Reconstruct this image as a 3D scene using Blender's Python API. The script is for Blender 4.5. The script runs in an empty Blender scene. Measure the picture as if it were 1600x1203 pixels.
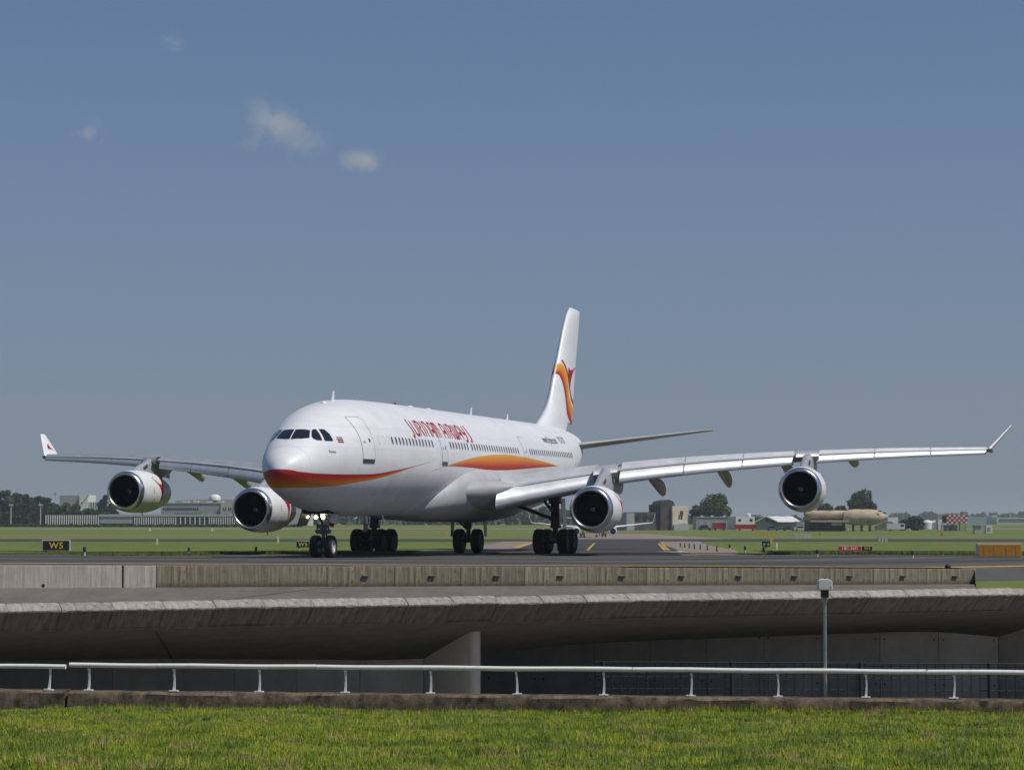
import bpy, bmesh, math, random
import numpy as np
from mathutils import Vector, Matrix, Quaternion

# ------------------------------------------------------------------ camera, sky, sun, exposure
scene = bpy.context.scene
COL = scene.collection
W0, H0 = 1600.0, 1203.0
FPX, EYE, PITCH = 3615.15, 1.7556, math.radians(3.39887)
cam_d = bpy.data.cameras.new('camera'); cam = bpy.data.objects.new('camera', cam_d); COL.objects.link(cam)
cam_d.sensor_width = 36.0; cam_d.lens = 36.0*FPX/W0
cam_d.clip_start = .5; cam_d.clip_end = 20000
cam.location = (0, 0, EYE); cam.rotation_euler = (math.pi/2+PITCH, 0, 0)
scene.camera = cam
scene.render.resolution_x = 1024; scene.render.resolution_y = 769

SUN_EL, SUN_AZ = math.radians(57), math.radians(113)      # azimuth clockwise from the view direction (+Y)
TO_SUN = Vector((math.sin(SUN_AZ)*math.cos(SUN_EL), math.cos(SUN_AZ)*math.cos(SUN_EL), math.sin(SUN_EL)))
world = bpy.data.worlds.new('World'); scene.world = world; world.use_nodes = True
wn = world.node_tree; wn.nodes.clear()
sky = wn.nodes.new('ShaderNodeTexSky'); sky.sky_type = 'NISHITA'; sky.sun_disc = False
sky.sun_elevation = SUN_EL; sky.sun_rotation = SUN_AZ
sky.altitude = 0; sky.air_density = .75; sky.dust_density = .8; sky.ozone_density = 10.0
bg = wn.nodes.new('ShaderNodeBackground'); bg.inputs['Strength'].default_value = .104
wo = wn.nodes.new('ShaderNodeOutputWorld')
gam = wn.nodes.new('ShaderNodeGamma'); gam.inputs['Gamma'].default_value = .8
wn.links.new(sky.outputs[0], gam.inputs[0]); hs = wn.nodes.new('ShaderNodeHueSaturation'); hs.inputs['Saturation'].default_value = 1.2
wn.links.new(gam.outputs[0], hs.inputs['Color'])
# dull summer haze low in the sky, the same all round the horizon
wtc = wn.nodes.new('ShaderNodeTexCoord'); wsx = wn.nodes.new('ShaderNodeSeparateXYZ'); wn.links.new(wtc.outputs['Generated'], wsx.inputs[0])
def wmath(op, a, b):
    n = wn.nodes.new('ShaderNodeMath'); n.operation = op
    for i, q in enumerate((a, b)):
        if isinstance(q, (int, float)): n.inputs[i].default_value = q
        else: wn.links.new(q, n.inputs[i])
    return n.outputs[0]
hf = wmath('MULTIPLY', wmath('POWER', 2.718, wmath('MULTIPLY', wmath('MAXIMUM', wsx.outputs[2], 0.0), -1/.26)), .92)
hmx = wn.nodes.new('ShaderNodeMix'); hmx.data_type = 'RGBA'; wn.links.new(hf, hmx.inputs[0]); wn.links.new(hs.outputs[0], hmx.inputs[6])
hmx.inputs[7].default_value = (1.86, 2.13, 2.60, 1)
wn.links.new(hmx.outputs[2], bg.inputs[0]); wn.links.new(bg.outputs[0], wo.inputs[0])
sun_d = bpy.data.lights.new('sun', 'SUN'); sun_d.energy = 3.2; sun_d.angle = math.radians(.53); sun_d.color = (1, .95, .87)
sun = bpy.data.objects.new('sun', sun_d); COL.objects.link(sun); sun.location = (60, -40, 90)
sun.rotation_mode = 'QUATERNION'; sun.rotation_quaternion = TO_SUN.to_track_quat('Z', 'Y')
vs = scene.view_settings; vs.view_transform = 'Standard'; vs.look = 'None'; vs.exposure = .12; vs.gamma = 1; vs.use_curve_mapping = False
scene.cycles.volume_bounces = 2; scene.cycles.max_bounces = 8; scene.cycles.transparent_max_bounces = 12

rng = np.random.default_rng(7); random.seed(7)

# ------------------------------------------------------------------ helpers
_cp, _sp = math.cos(PITCH), math.sin(PITCH)
def at(px, py, Y):
    """the point at depth Y (metres in front of the camera's station) behind a spot of the photograph"""
    u = (px-800)/FPX; v = (601.5-py)/FPX
    d = (u, _cp-v*_sp, _sp+v*_cp); t = Y/d[1]
    return Vector((d[0]*t, Y, EYE+d[2]*t))
def xat(px, Y): return (px-800)*Y/FPX
def zat(py, Y): return at(800, py, Y).z

def tag(o, label=None, cat=None, group=None, kind=None):
    if label: o['label'] = label
    if cat: o['category'] = cat
    if group: o['group'] = group
    if kind: o['kind'] = kind
    return o
def empty(name, loc=(0, 0, 0), rz=0.0):
    o = bpy.data.objects.new(name, None); COL.objects.link(o); o.location = loc; o.rotation_euler = (0, 0, rz)
    o.empty_display_size = .2
    return o
def link(name, me, parent=None, loc=None, rot=None):
    o = bpy.data.objects.new(name, me); COL.objects.link(o)
    if parent: o.parent = parent
    if loc is not None: o.location = loc
    if rot is not None: o.rotation_euler = rot
    return o
def copy_tree(o, parent=None):
    c = o.copy(); COL.objects.link(c); c.parent = parent
    for ch in list(o.children): copy_tree(ch, c)
    return c

class MB:
    """collects shapes, then builds ONE mesh"""
    def __init__(s): s.v = []; s.f = []; s.m = []
    def add(s, V, F, m=0):
        b = len(s.v); s.v += [tuple(map(float, p)) for p in V]
        for f in F: s.f.append(tuple(b+i for i in f)); s.m.append(m)
        return s
    def box(s, c, size, m=0, rot=None):
        hx, hy, hz = [q/2 for q in size]
        V = [Vector((x, y, z)) for x in (-hx, hx) for y in (-hy, hy) for z in (-hz, hz)]
        if rot is not None: V = [rot @ p for p in V]
        V = [p+Vector(c) for p in V]
        return s.add(V, [(0, 1, 3, 2), (4, 6, 7, 5), (0, 4, 5, 1), (2, 3, 7, 6), (0, 2, 6, 4), (1, 5, 7, 3)], m)
    def b2(s, x0, x1, y0, y1, z0, z1, m=0): return s.box(((x0+x1)/2, (y0+y1)/2, (z0+z1)/2), (x1-x0, y1-y0, z1-z0), m)
    def tube(s, pts, r, n=8, m=0, cap=True):
        pts = [Vector(p) for p in pts]; rr = r if isinstance(r, (list, tuple)) else [r]*len(pts)
        V = []; F = []; prev = None
        for i, p in enumerate(pts):
            t = (pts[min(i+1, len(pts)-1)]-pts[max(i-1, 0)])
            t = t.normalized() if t.length > 1e-9 else Vector((0, 0, 1))
            if prev is None:
                a = t.cross(Vector((0, 0, 1)) if abs(t.z) < .9 else Vector((1, 0, 0))).normalized()
            else: a = (prev-t*prev.dot(t)).normalized()
            prev = a; b = t.cross(a)
            for k in range(n):
                w = 2*math.pi*k/n; V.append(p+(a*math.cos(w)+b*math.sin(w))*rr[i])
        for i in range(len(pts)-1):
            for k in range(n):
                k2 = (k+1) % n; F.append((i*n+k, i*n+k2, (i+1)*n+k2, (i+1)*n+k))
        if cap: F.append(tuple(range(n))[::-1]); F.append(tuple((len(pts)-1)*n+k for k in range(n)))
        return s.add(V, F, m)
    def lathe(s, prof, o=(0, 0, 0), axis='x', n=40, m=0, close=False):
        """prof: (along, radius[, material])"""
        o = Vector(o); V = []; F = []; ms = []
        for q in prof:
            for k in range(n):
                w = 2*math.pi*k/n; c, d = q[1]*math.cos(w), q[1]*math.sin(w)
                V.append(o+Vector({'x': (q[0], c, d), 'y': (c, q[0], d), 'z': (c, d, q[0])}[axis]))
        b = len(s.v); s.v += [tuple(p) for p in V]
        L = len(prof)
        for i in range(L-1 if not close else L):
            j = (i+1) % L; mm = prof[i][2] if len(prof[i]) > 2 else m
            for k in range(n):
                k2 = (k+1) % n
                s.f.append((b+i*n+k, b+j*n+k, b+j*n+k2, b+i*n+k2)); s.m.append(mm)
        return s
    def grid(s, P, m=0, wrap=False):
        """P[i][j] points"""
        ni, nj = len(P), len(P[0]); V = [p for r in P for p in r]; F = []
        for i in range(ni-1):
            for j in range(nj if wrap else nj-1):
                j2 = (j+1) % nj; F.append((i*nj+j, i*nj+j2, (i+1)*nj+j2, (i+1)*nj+j))
        return s.add(V, F, m)
    def prism(s, poly, y0, y1, m=0, axes='xz'):
        """polygon in a plane, extruded along the remaining axis"""
        def P(a, b, e): return {'xz': (a, e, b), 'xy': (a, b, e), 'yz': (e, a, b)}[axes]
        n = len(poly); V = [P(a, b, y0) for a, b in poly]+[P(a, b, y1) for a, b in poly]
        F = [tuple(range(n)), tuple(range(2*n-1, n-1, -1))]+[(i, i+n, (i+1) % n+n, (i+1) % n) for i in range(n)]
        return s.add(V, F, m)
    def mesh(s, name, mats, smooth=None, fix=True):
        me = bpy.data.meshes.new(name); me.from_pydata(s.v, [], s.f)
        for m in (mats if isinstance(mats, (list, tuple)) else [mats]): me.materials.append(m)
        if any(s.m): me.polygons.foreach_set('material_index', s.m)
        if fix:
            bm = bmesh.new(); bm.from_mesh(me); bmesh.ops.recalc_face_normals(bm, faces=bm.faces[:]); bm.to_mesh(me); bm.free()
        if smooth is not None:
            me.shade_smooth()
            if smooth < 179: me.set_sharp_from_angle(angle=math.radians(smooth))
        me.update(); return me
    def build(s, name, mats, parent=None, smooth=None, loc=None, rot=None, fix=True):
        return link(name, s.mesh(name, mats, smooth, fix), parent, loc, rot)

def fast_mesh(name, V, F, mat):
    """V (n,3), F (m,k) arrays"""
    me = bpy.data.meshes.new(name); V = np.asarray(V, np.float32); F = np.asarray(F, np.int32); k = F.shape[1]
    me.vertices.add(len(V)); me.vertices.foreach_set('co', V.ravel())
    me.loops.add(F.size); me.loops.foreach_set('vertex_index', F.ravel())
    me.polygons.add(len(F)); me.polygons.foreach_set('loop_start', np.arange(0, F.size, k, dtype=np.int32))
    me.update(calc_edges=True); me.materials.append(mat); return me

def text_shape(txt, size=1.0, spacing=1.0, xs=1.0, bold=0.0):
    """flat glyphs of a line of writing: 2-D points and faces, left edge at 0"""
    cu = bpy.data.curves.new('t', 'FONT'); cu.body = txt; cu.size = size; cu.space_character = spacing; cu.resolution_u = 3; cu.offset = bold
    o = bpy.data.objects.new('t', cu); COL.objects.link(o)
    dg = bpy.context.evaluated_depsgraph_get(); me = o.evaluated_get(dg).to_mesh()
    V = np.array([v.co[:2] for v in me.vertices]); F = [tuple(p.vertices) for p in me.polygons]
    o.evaluated_get(dg).to_mesh_clear(); bpy.data.objects.remove(o); bpy.data.curves.remove(cu)
    V[:, 0] -= V[:, 0].min(); V[:, 0] *= xs
    return V, F

# ------------------------------------------------------------------ materials
MATS = {}
def mat(name, col, rough=.6, metal=0.0, var=0.0, scale=3.0, col2=None, bump=0.0, bscale=30.0, coat=0.0, rnd=0.0,
        stretch=(1, 1, 1), emit=None, estr=0.0, spec=.5, detail=6, lo=.35, hi=.65, coords='Object', trans=0.0):
    if name in MATS: return MATS[name]
    m = bpy.data.materials.new(name); m.use_nodes = True; nt = m.node_tree; N = nt.nodes; L = nt.links
    b = N['Principled BSDF']; b.inputs['Roughness'].default_value = rough; b.inputs['Metallic'].default_value = metal
    b.inputs['Coat Weight'].default_value = coat; b.inputs['Coat Roughness'].default_value = .08
    b.inputs['Specular IOR Level'].default_value = spec
    b.inputs['Base Color'].default_value = (*col, 1)
    tc = N.new('ShaderNodeTexCoord'); mp = N.new('ShaderNodeMapping'); mp.inputs['Scale'].default_value = stretch
    L.new(tc.outputs[coords], mp.inputs['Vector'])
    out = None
    if col2 is None and var > 0: col2 = tuple(max(0, c*(1-var)) for c in col)
    if col2 is not None:
        nz = N.new('ShaderNodeTexNoise'); nz.inputs['Scale'].default_value = scale; nz.inputs['Detail'].default_value = detail
        nz.inputs['Roughness'].default_value = .62
        L.new(mp.outputs[0], nz.inputs['Vector'])
        rp = N.new('ShaderNodeValToRGB'); rp.color_ramp.elements[0].position = lo; rp.color_ramp.elements[1].position = hi
        rp.color_ramp.elements[0].color = (*col2, 1); rp.color_ramp.elements[1].color = (*col, 1)
        L.new(nz.outputs['Fac'], rp.inputs[0]); out = rp.outputs[0]
    if rnd > 0:
        oi = N.new('ShaderNodeObjectInfo'); mr = N.new('ShaderNodeMapRange')
        mr.inputs['To Min'].default_value = 1-rnd; mr.inputs['To Max'].default_value = 1+rnd
        L.new(oi.outputs['Random'], mr.inputs['Value'])
        vm = N.new('ShaderNodeVectorMath'); vm.operation = 'SCALE'
        if out is None: vm.inputs[0].default_value = col
        else: L.new(out, vm.inputs[0])
        L.new(mr.outputs[0], vm.inputs['Scale']); out = vm.outputs[0]
    if out is not None: L.new(out, b.inputs['Base Color'])
    if bump > 0:
        n2 = N.new('ShaderNodeTexNoise'); n2.inputs['Scale'].default_value = bscale; n2.inputs['Detail'].default_value = 5
        L.new(mp.outputs[0], n2.inputs['Vector'])
        bp = N.new('ShaderNodeBump'); bp.inputs['Strength'].default_value = bump; bp.inputs['Distance'].default_value = .02
        L.new(n2.outputs['Fac'], bp.inputs['Height']); L.new(bp.outputs[0], b.inputs['Normal'])
    if emit: b.inputs['Emission Color'].default_value = (*emit, 1); b.inputs['Emission Strength'].default_value = estr
    if trans > 0: b.inputs['Transmission Weight'].default_value = trans
    MATS[name] = m; return m

class NT:
    """small node helper for the hand-made materials"""
    def __init__(s, name):
        s.m = bpy.data.materials.new(name); s.m.use_nodes = True; s.t = s.m.node_tree; s.N = s.t.nodes; s.L = s.t.links
        s.b = s.N['Principled BSDF']; MATS[name] = s.m
    def val(s, sock, v):
        if hasattr(v, 'links') or isinstance(v, bpy.types.NodeSocket): s.L.new(v, sock)
        elif isinstance(v, tuple) and len(v) == 3 and sock.type == 'RGBA': sock.default_value = (*v, 1)
        else: sock.default_value = v
    def math(s, op, a, b=0.0, c=None):
        n = s.N.new('ShaderNodeMath'); n.operation = op; s.val(n.inputs[0], a); s.val(n.inputs[1], b)
        if c is not None: s.val(n.inputs[2], c)
        return n.outputs[0]
    def mix(s, f, a, b, mode='MIX'):
        n = s.N.new('ShaderNodeMix'); n.data_type = 'RGBA'; n.blend_type = mode
        s.val(n.inputs[0], f); s.val(n.inputs[6], a); s.val(n.inputs[7], b); return n.outputs[2]
    def noise(s, vec, scale, detail=5, rough=.6):
        n = s.N.new('ShaderNodeTexNoise'); n.inputs['Scale'].default_value = scale; n.inputs['Detail'].default_value = detail
        n.inputs['Roughness'].default_value = rough; s.L.new(vec, n.inputs['Vector']); return n.outputs['Fac']
    def ramp(s, f, stops):
        n = s.N.new('ShaderNodeValToRGB'); cr = n.color_ramp
        while len(cr.elements) < len(stops): cr.elements.new(.5)
        for e, (p, c) in zip(cr.elements, stops): e.position = p; e.color = (*c, 1) if len(c) == 3 else c
        s.L.new(f, n.inputs[0]); return n.outputs[0]
    def step(s, f, a, b):
        n = s.N.new('ShaderNodeMapRange'); n.inputs['From Min'].default_value = a; n.inputs['From Max'].default_value = b
        s.L.new(f, n.inputs['Value']); return n.outputs[0]
    def coord(s, kind='Object', scale=(1, 1, 1)):
        t = s.N.new('ShaderNodeTexCoord'); mp = s.N.new('ShaderNodeMapping'); mp.inputs['Scale'].default_value = scale
        s.L.new(t.outputs[kind], mp.inputs['Vector']); return mp.outputs[0]
    def sep(s, v):
        n = s.N.new('ShaderNodeSeparateXYZ'); s.L.new(v, n.inputs[0]); return n.outputs
    def curve(s, x, pts):
        n = s.N.new('ShaderNodeFloatCurve'); c = n.mapping.curves[0]; n.mapping.use_clip = False
        while len(c.points) < len(pts): c.points.new(.5, .5)
        for p, (a, b) in zip(c.points, pts): p.location = (a, b); p.handle_type = 'AUTO_CLAMPED'
        n.mapping.update(); s.L.new(x, n.inputs['Value']); return n.outputs[0]
    def bump(s, h, strength=.3, dist=.02):
        n = s.N.new('ShaderNodeBump'); n.inputs['Strength'].default_value = strength; n.inputs['Distance'].default_value = dist
        s.L.new(h, n.inputs['Height']); s.L.new(n.outputs[0], s.b.inputs['Normal'])
# ------------------------------------------------------------------ the lie of the land
GY = [60, 104, 112, 127, 150, 350, 620, 800, 1000, 2000, 9000]
GZ = [.02, .02, .01, .0, -.06, -.84, -2.3, -.9, .1, .4, .5]
def surf(x, y):
    t = min(max((116-y)/12, 0), 1)
    return float(np.interp(y, GY, GZ))-.0148*min(max(x, -22), 24)*t
def gp(px, py, y0=88, y1=3000):
    """where the sight line of a spot meets the airfield"""
    Y = y0
    while Y < y1:
        p = at(px, py, Y)
        if p.z <= surf(p.x, Y): return Vector((p.x, Y, surf(p.x, Y)))
        Y *= 1.0015
    p = at(px, py, y1); return Vector((p.x, y1, surf(p.x, y1)))
Q0, Q1 = Vector((-18.15, 82, 0)), Vector((20.77, 104, 0)); QD = (Q1-Q0).normalized(); QLEN = (Q1-Q0).length
def q_at(s): return Q0+QD*s
def q_px(px):
    """distance along the parapet at a picture column"""
    k = (px-800)/FPX; return (k*Q0.y-Q0.x)/(QD.x-k*QD.y)
def near_y(x): return min(max(Q0.y+(x-Q0.x)*QD.y/QD.x, 66), 112)
P0, P1 = Vector((-17.04, 77, 0)), Vector((21.02, 95, 0)); PD = (P1-P0).normalized(); PIN = Vector((-PD.y, PD.x, 0))
def lip(s, o): return P0+PD*s-PIN*o            # o: metres outwards (towards the grass bank)
def lip_px(px, o):
    k = (px-800)/FPX; b = P0-PIN*o; return (k*b.y-b.x)/(PD.x-k*PD.y)
def wall_top(s): return .264+(-.31-.264)*s/QLEN
def wall_bot(s): return -.553+(-1.0+.553)*s/QLEN
def bank_z(x, y): return -1.24-.0522*(y-28)-.0045*(x+12)*min(1, max(0, (y-20)/30))

# ---- materials of the setting
def grass_mat(name, g1, g2, dry, sc, dry_amt=.62, fine=(.55, .22, 1)):
    t = NT(name); v = t.coord('Object', sc)
    n1 = t.noise(v, 1.0, 8, .7); n2 = t.noise(v, 4.3, 6, .7); n3 = t.noise(v, .27, 4, .6)
    c = t.ramp(n1, [(.3, g2), (.7, g1)])
    vf = t.coord('Object', fine); n4 = t.noise(vf, 1.0, 7, .75)
    c = t.mix(t.step(n2, .35, .75), c, tuple(q*1.25 for q in g1))
    c = t.mix(t.math('MULTIPLY', t.step(n4, .48, .62), .6), c, tuple(q*.5 for q in g2))
    c = t.mix(t.math('MULTIPLY', t.step(n4, .44, .34), .3), c, dry)
    c = t.mix(t.math('MULTIPLY', t.step(n3, dry_amt-.1, dry_amt+.1), .7), c, dry)
    t.L.new(c, t.b.inputs['Base Color']); t.b.inputs['Roughness'].default_value = .85; t.b.inputs['Specular IOR Level'].default_value = .2
    t.bump(n2, .5, .05); return t.m
M_field = grass_mat('airfield grass', (.125, .172, .028), (.075, .112, .02), (.20, .155, .05), (.02, .09, 1), .56)
M_bank = grass_mat('bank soil and thatch', (.10, .13, .016), (.06, .085, .012), (.19, .145, .06), (.8, .8, .8), .55)
def asphalt_mat(name, a, b2, sc=(1, 1, 1)):
    t = NT(name); v = t.coord('Object', sc); v2 = t.coord('Object', (1, 1, 1))
    n1 = t.noise(v, .25, 8, .65); n2 = t.noise(v2, 40, 4, .7)
    c = t.ramp(n1, [(.3, a), (.7, b2)]); c = t.mix(t.step(n2, .3, .8), c, tuple(q*1.3 for q in b2))
    t.L.new(c, t.b.inputs['Base Color']); t.b.inputs['Roughness'].default_value = .9; t.b.inputs['Specular IOR Level'].default_value = .25
    t.bump(n2, .4, .01); return t.m
M_asph = asphalt_mat('taxiway asphalt', (.038, .037, .036), (.078, .074, .07), (.12, 1.2, 1))
M_asph2 = asphalt_mat('dark asphalt', (.038, .036, .036), (.055, .052, .05), (.3, .1, 1))
M_conc_pink = asphalt_mat('worn shoulder paving', (.17, .135, .108), (.23, .185, .15), (.3, .05, 1))
M_road = asphalt_mat('sunken road paving', (.23, .21, .18), (.28, .255, .22))
M_yellow = mat('yellow paint', (.55, .36, .05), .7, var=.35, scale=3)
M_white_line = mat('white paint line', (.6, .58, .52), .7, var=.3, scale=4)
M_tan = mat('pale gravel', (.26, .22, .15), .9, var=.3, scale=.2)

def concrete(name, base, dark, streak=(2.2, 2.2, .25), moss=None, moss_z=(.0, .22), lich=None, lich_z=(.7, .85), bump=.35, pits=True, rnd=.12, stain=.5):
    t = NT(name); v = t.coord('Object', streak); vo = t.coord('Object'); x, y, z = t.sep(vo)
    n1 = t.noise(v, 2.0, 8, .7); n2 = t.noise(vo, 9, 6, .7); n3 = t.noise(vo, .7, 4, .6); n4 = t.noise(vo, 38, 3, .6)
    oi = t.N.new('ShaderNodeObjectInfo')
    n5 = t.noise(vo, 3.1, 9, .75)
    c = t.ramp(n1, [(.34, dark), (.62, base)])
    c = t.mix(t.math('MULTIPLY', t.step(n3, .42, .7), .45), c, tuple(q*.62 for q in base))
    c = t.mix(t.math('MULTIPLY', t.step(n5, .55, .68), stain), c, tuple(q*.55 for q in dark))
    c = t.mix(t.math('MULTIPLY', t.step(n5, .42, .33), stain*.5), c, tuple(min(.6, q*1.3) for q in base))
    if moss:
        d = t.math('ADD', z, t.math('MULTIPLY', t.math('SUBTRACT', n2, .5), .35))
        c = t.mix(t.math('MULTIPLY', t.step(d, moss_z[1], moss_z[0]), .8), c, moss)
    if lich:
        d = t.math('ADD', z, t.math('MULTIPLY', t.math('SUBTRACT', n1, .5), .5))
        c = t.mix(t.math('MULTIPLY', t.step(d, lich_z[0], lich_z[1]), .75), c, lich)
    if pits: c = t.mix(t.math('MULTIPLY', t.step(n2, .36, .27), .75), c, tuple(q*.3 for q in dark))
    k = t.math('ADD', t.math('MULTIPLY', oi.outputs['Random'], 2*rnd), 1-rnd)
    vm = t.N.new('ShaderNodeVectorMath'); vm.operation = 'SCALE'; t.L.new(c, vm.inputs[0]); t.L.new(k, vm.inputs['Scale'])
    t.L.new(vm.outputs[0], t.b.inputs['Base Color']); t.b.inputs['Roughness'].default_value = .88; t.b.inputs['Specular IOR Level'].default_value = .25
    t.bump(t.math('ADD', n2, n4), bump, .015); return t.m
M_par_pale = concrete('pale weathered concrete', (.46, .44, .37), (.25, .235, .185), streak=(5, 2.2, .3), lich=(.42, .25, .07), lich_z=(.76, .84), stain=.35)
M_par = concrete('mossy parapet concrete', (.31, .275, .20), (.075, .066, .043), streak=(6, 2.2, .3), stain=.7, moss=(.045, .06, .03), lich=(.40, .21, .04), lich_z=(.72, .84))
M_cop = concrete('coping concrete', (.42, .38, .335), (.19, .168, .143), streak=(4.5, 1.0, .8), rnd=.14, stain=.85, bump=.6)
M_fascia = concrete('shade-toned grimy fascia concrete', (.15, .135, .118), (.055, .049, .042), streak=(4.5, .5, .5), rnd=.14, stain=.6)  # coping's lower faces: shade under the lip put into the colour, plus grime streaks
M_deck = concrete('deck paving', (.18, .155, .13), (.125, .108, .092), streak=(.5, .12, 1), pits=False, rnd=0, stain=.3)
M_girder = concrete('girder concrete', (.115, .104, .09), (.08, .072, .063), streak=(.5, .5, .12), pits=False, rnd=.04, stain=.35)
M_wallp = concrete('tunnel wall concrete', (.60, .56, .50), (.48, .445, .395), streak=(.6, .6, .2), pits=False, rnd=.1, stain=.12)
M_kerb = concrete('old kerb concrete', (.24, .175, .118), (.04, .031, .022), streak=(2, 2, 1.2), moss=(.03, .038, .015), moss_z=(-3.0, -2.55), bump=1.0, rnd=.05, stain=.95)
M_joint = mat('joint filler', (.02, .018, .016), .9)
M_steel = mat('galvanised steel', (.42, .44, .46), .4, .7, var=.3, scale=6)
M_steel_dk = mat('dark steel', (.05, .05, .05), .5, .5, var=.3, scale=8)
M_rail = mat('white rail paint', (.78, .77, .75), .45, var=.12, scale=5, col2=(.6, .57, .52), lo=.25, hi=.45)

# ---- ground sheet
xs = [-6000, -2500, -1000, -400, -160, -80, -50]+list(range(-40, 41, 2))+[50, 80, 160, 400, 1000, 2500, 6000]
rows = []
for k in range(13): rows.append([(x, near_y(x)+(130-near_y(x))*k/12) for x in xs])
for Y in (150, 180, 215, 285, 350, 400, 500, 620, 700, 800, 900, 1000, 1400, 2000, 3500, 9000): rows.append([(x, Y) for x in xs])
tag(MB().grid([[(x, y, surf(x, y)) for x, y in r] for r in rows]).build('ground', M_field, fix=False), kind='structure')
# ---- near taxiway
FXE = [-60, -25.7, -14, -3.6, 12.3, 27, 60]; FYE = [92, 116, 127, 131, 128, 123.5, 116]
def far_y(x): return float(np.interp(x, FXE, FYE))
tx = list(np.arange(-46, 47, 2.0))
tag(MB().grid([[(x, near_y(x)+.05+(far_y(x)-near_y(x))*k/10, surf(x, near_y(x)+.05+(far_y(x)-near_y(x))*k/10)+.012) for x in tx] for k in range(11)]).build('taxiway', M_asph, fix=False), kind='structure')
def seam(off, w, m_):
    A = []; B_ = []
    for x in tx:
        y = near_y(x)+off; A.append((x, y, surf(x, y)+.017)); B_.append((x, y+w, surf(x, y+w)+.017))
    return tag(MB().grid([A, B_]).build('tarmac_seam', m_, fix=False), kind='structure')
M_seam = asphalt_mat('sealed tarmac strip', (.022, .021, .021), (.045, .043, .041), (.5, 2, 1)); M_seam2 = asphalt_mat('worn tarmac strip', (.075, .071, .067), (.11, .104, .096), (.4, 2, 1))
for off, w, m_ in ((3.2, 1.0, M_seam2), (6.5, .7, M_seam), (10.5, 2.2, M_seam2), (14.5, 1.2, M_seam)): seam(off, w, m_)
def strip(name, yk, lx, rx, m, dz, kind='structure', nx=8):
    ys = sorted(set(list(yk)+[g for g in GY if yk[0] < g < yk[-1]]))
    R = []
    for y in ys:
        a, b = float(np.interp(y, yk, lx)), float(np.interp(y, yk, rx))
        R.append([(a+(b-a)*k/nx, y, surf(a+(b-a)*k/nx, y)+dz) for k in range(nx+1)])
    return tag(MB().grid(R).build(name, m, fix=False), kind=kind)
strip('taxiway_shoulder', [124, 135, 150, 215, 284.8], [-5, -5, -3.8, -2.4, -1], [13, 13.2, 14.5, 18, 23], M_conc_pink, .02)
strip('connecting_taxiway', [123, 135, 150, 215, 284.9], [-1.5, -1, 0, 1.7, 3], [9, 9.6, 10.8, 14, 18], M_asph2, .03)
strip('crossing_taxiway', [285, 400], [-260, -260], [260, 260], M_asph2, .03, nx=4)
strip('far_apron', [400.2, 620, 700], [2, 6, 12], [38, 52, 40], M_conc_pink, .03)
strip('far_service_road', [835, 872], [-600, -600], [600, 600], M_tan, .04, nx=4)
def paint(name, pts, w, m, dz=.045):
    """painted line through spots on the airfield; w = width in metres"""
    P = [gp(*p) for p in pts]; A = []; B = []
    for i, p in enumerate(P):
        t = (P[min(i+1, len(P)-1)]-P[max(i-1, 0)]); n = Vector((-t.y, t.x, 0)).normalized()
        a, b = p-n*w/2, p+n*w/2
        A.append((a.x, a.y, surf(a.x, a.y)+dz)); B.append((b.x, b.y, surf(b.x, b.y)+dz))
    return tag(MB().grid([A, B]).build(name, m, fix=False), kind='structure')
paint('taxi_line', [(806, 857), (818, 852.5), (830, 848.5)], .55, M_yellow)
paint('taxi_line', [(918, 860.5), (922, 856), (929, 849)], .2, M_yellow)
paint('taxi_line', [(1029, 849.5), (1034, 855), (1039, 860.5)], .22, M_yellow)
paint('taxi_line', [(1034, 849.5), (1039, 855), (1045, 860.5)], .2, M_yellow)
paint('taxi_line', [(1031, 862.6), (1046, 862.8), (1064, 863.6)], .9, M_white_line)
paint('taxi_line', [(1094, 867), (1104, 867), (1116, 867.2)], 1.3, M_yellow)
paint('taxi_line', [(905, 864), (920, 864), (930, 864)], .5, M_yellow)
paint('taxi_line', [(1058, 861), (1070, 863.5), (1082, 866)], .2, M_white_line)
# yellow side line behind the parapet and along the far side
def edge_line(name, x0, x1, f, w, m):
    A = []; B = []
    for x in np.arange(x0, x1+.1, 2.0):
        y = f(x); A.append((x, y, surf(x, y)+.022)); B.append((x, y+w, surf(x, y+w)+.022))
    return tag(MB().grid([A, B]).build(name, m, fix=False), kind='structure')
edge_line('side_line', -44, 44, lambda x: near_y(x)+.45, 1.1, M_yellow)
edge_line('side_line', -44, -6, lambda x: far_y(x)-.7, .45, mat('faded yellow paint', (.3, .22, .09), .8, var=.4, scale=2))

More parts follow.
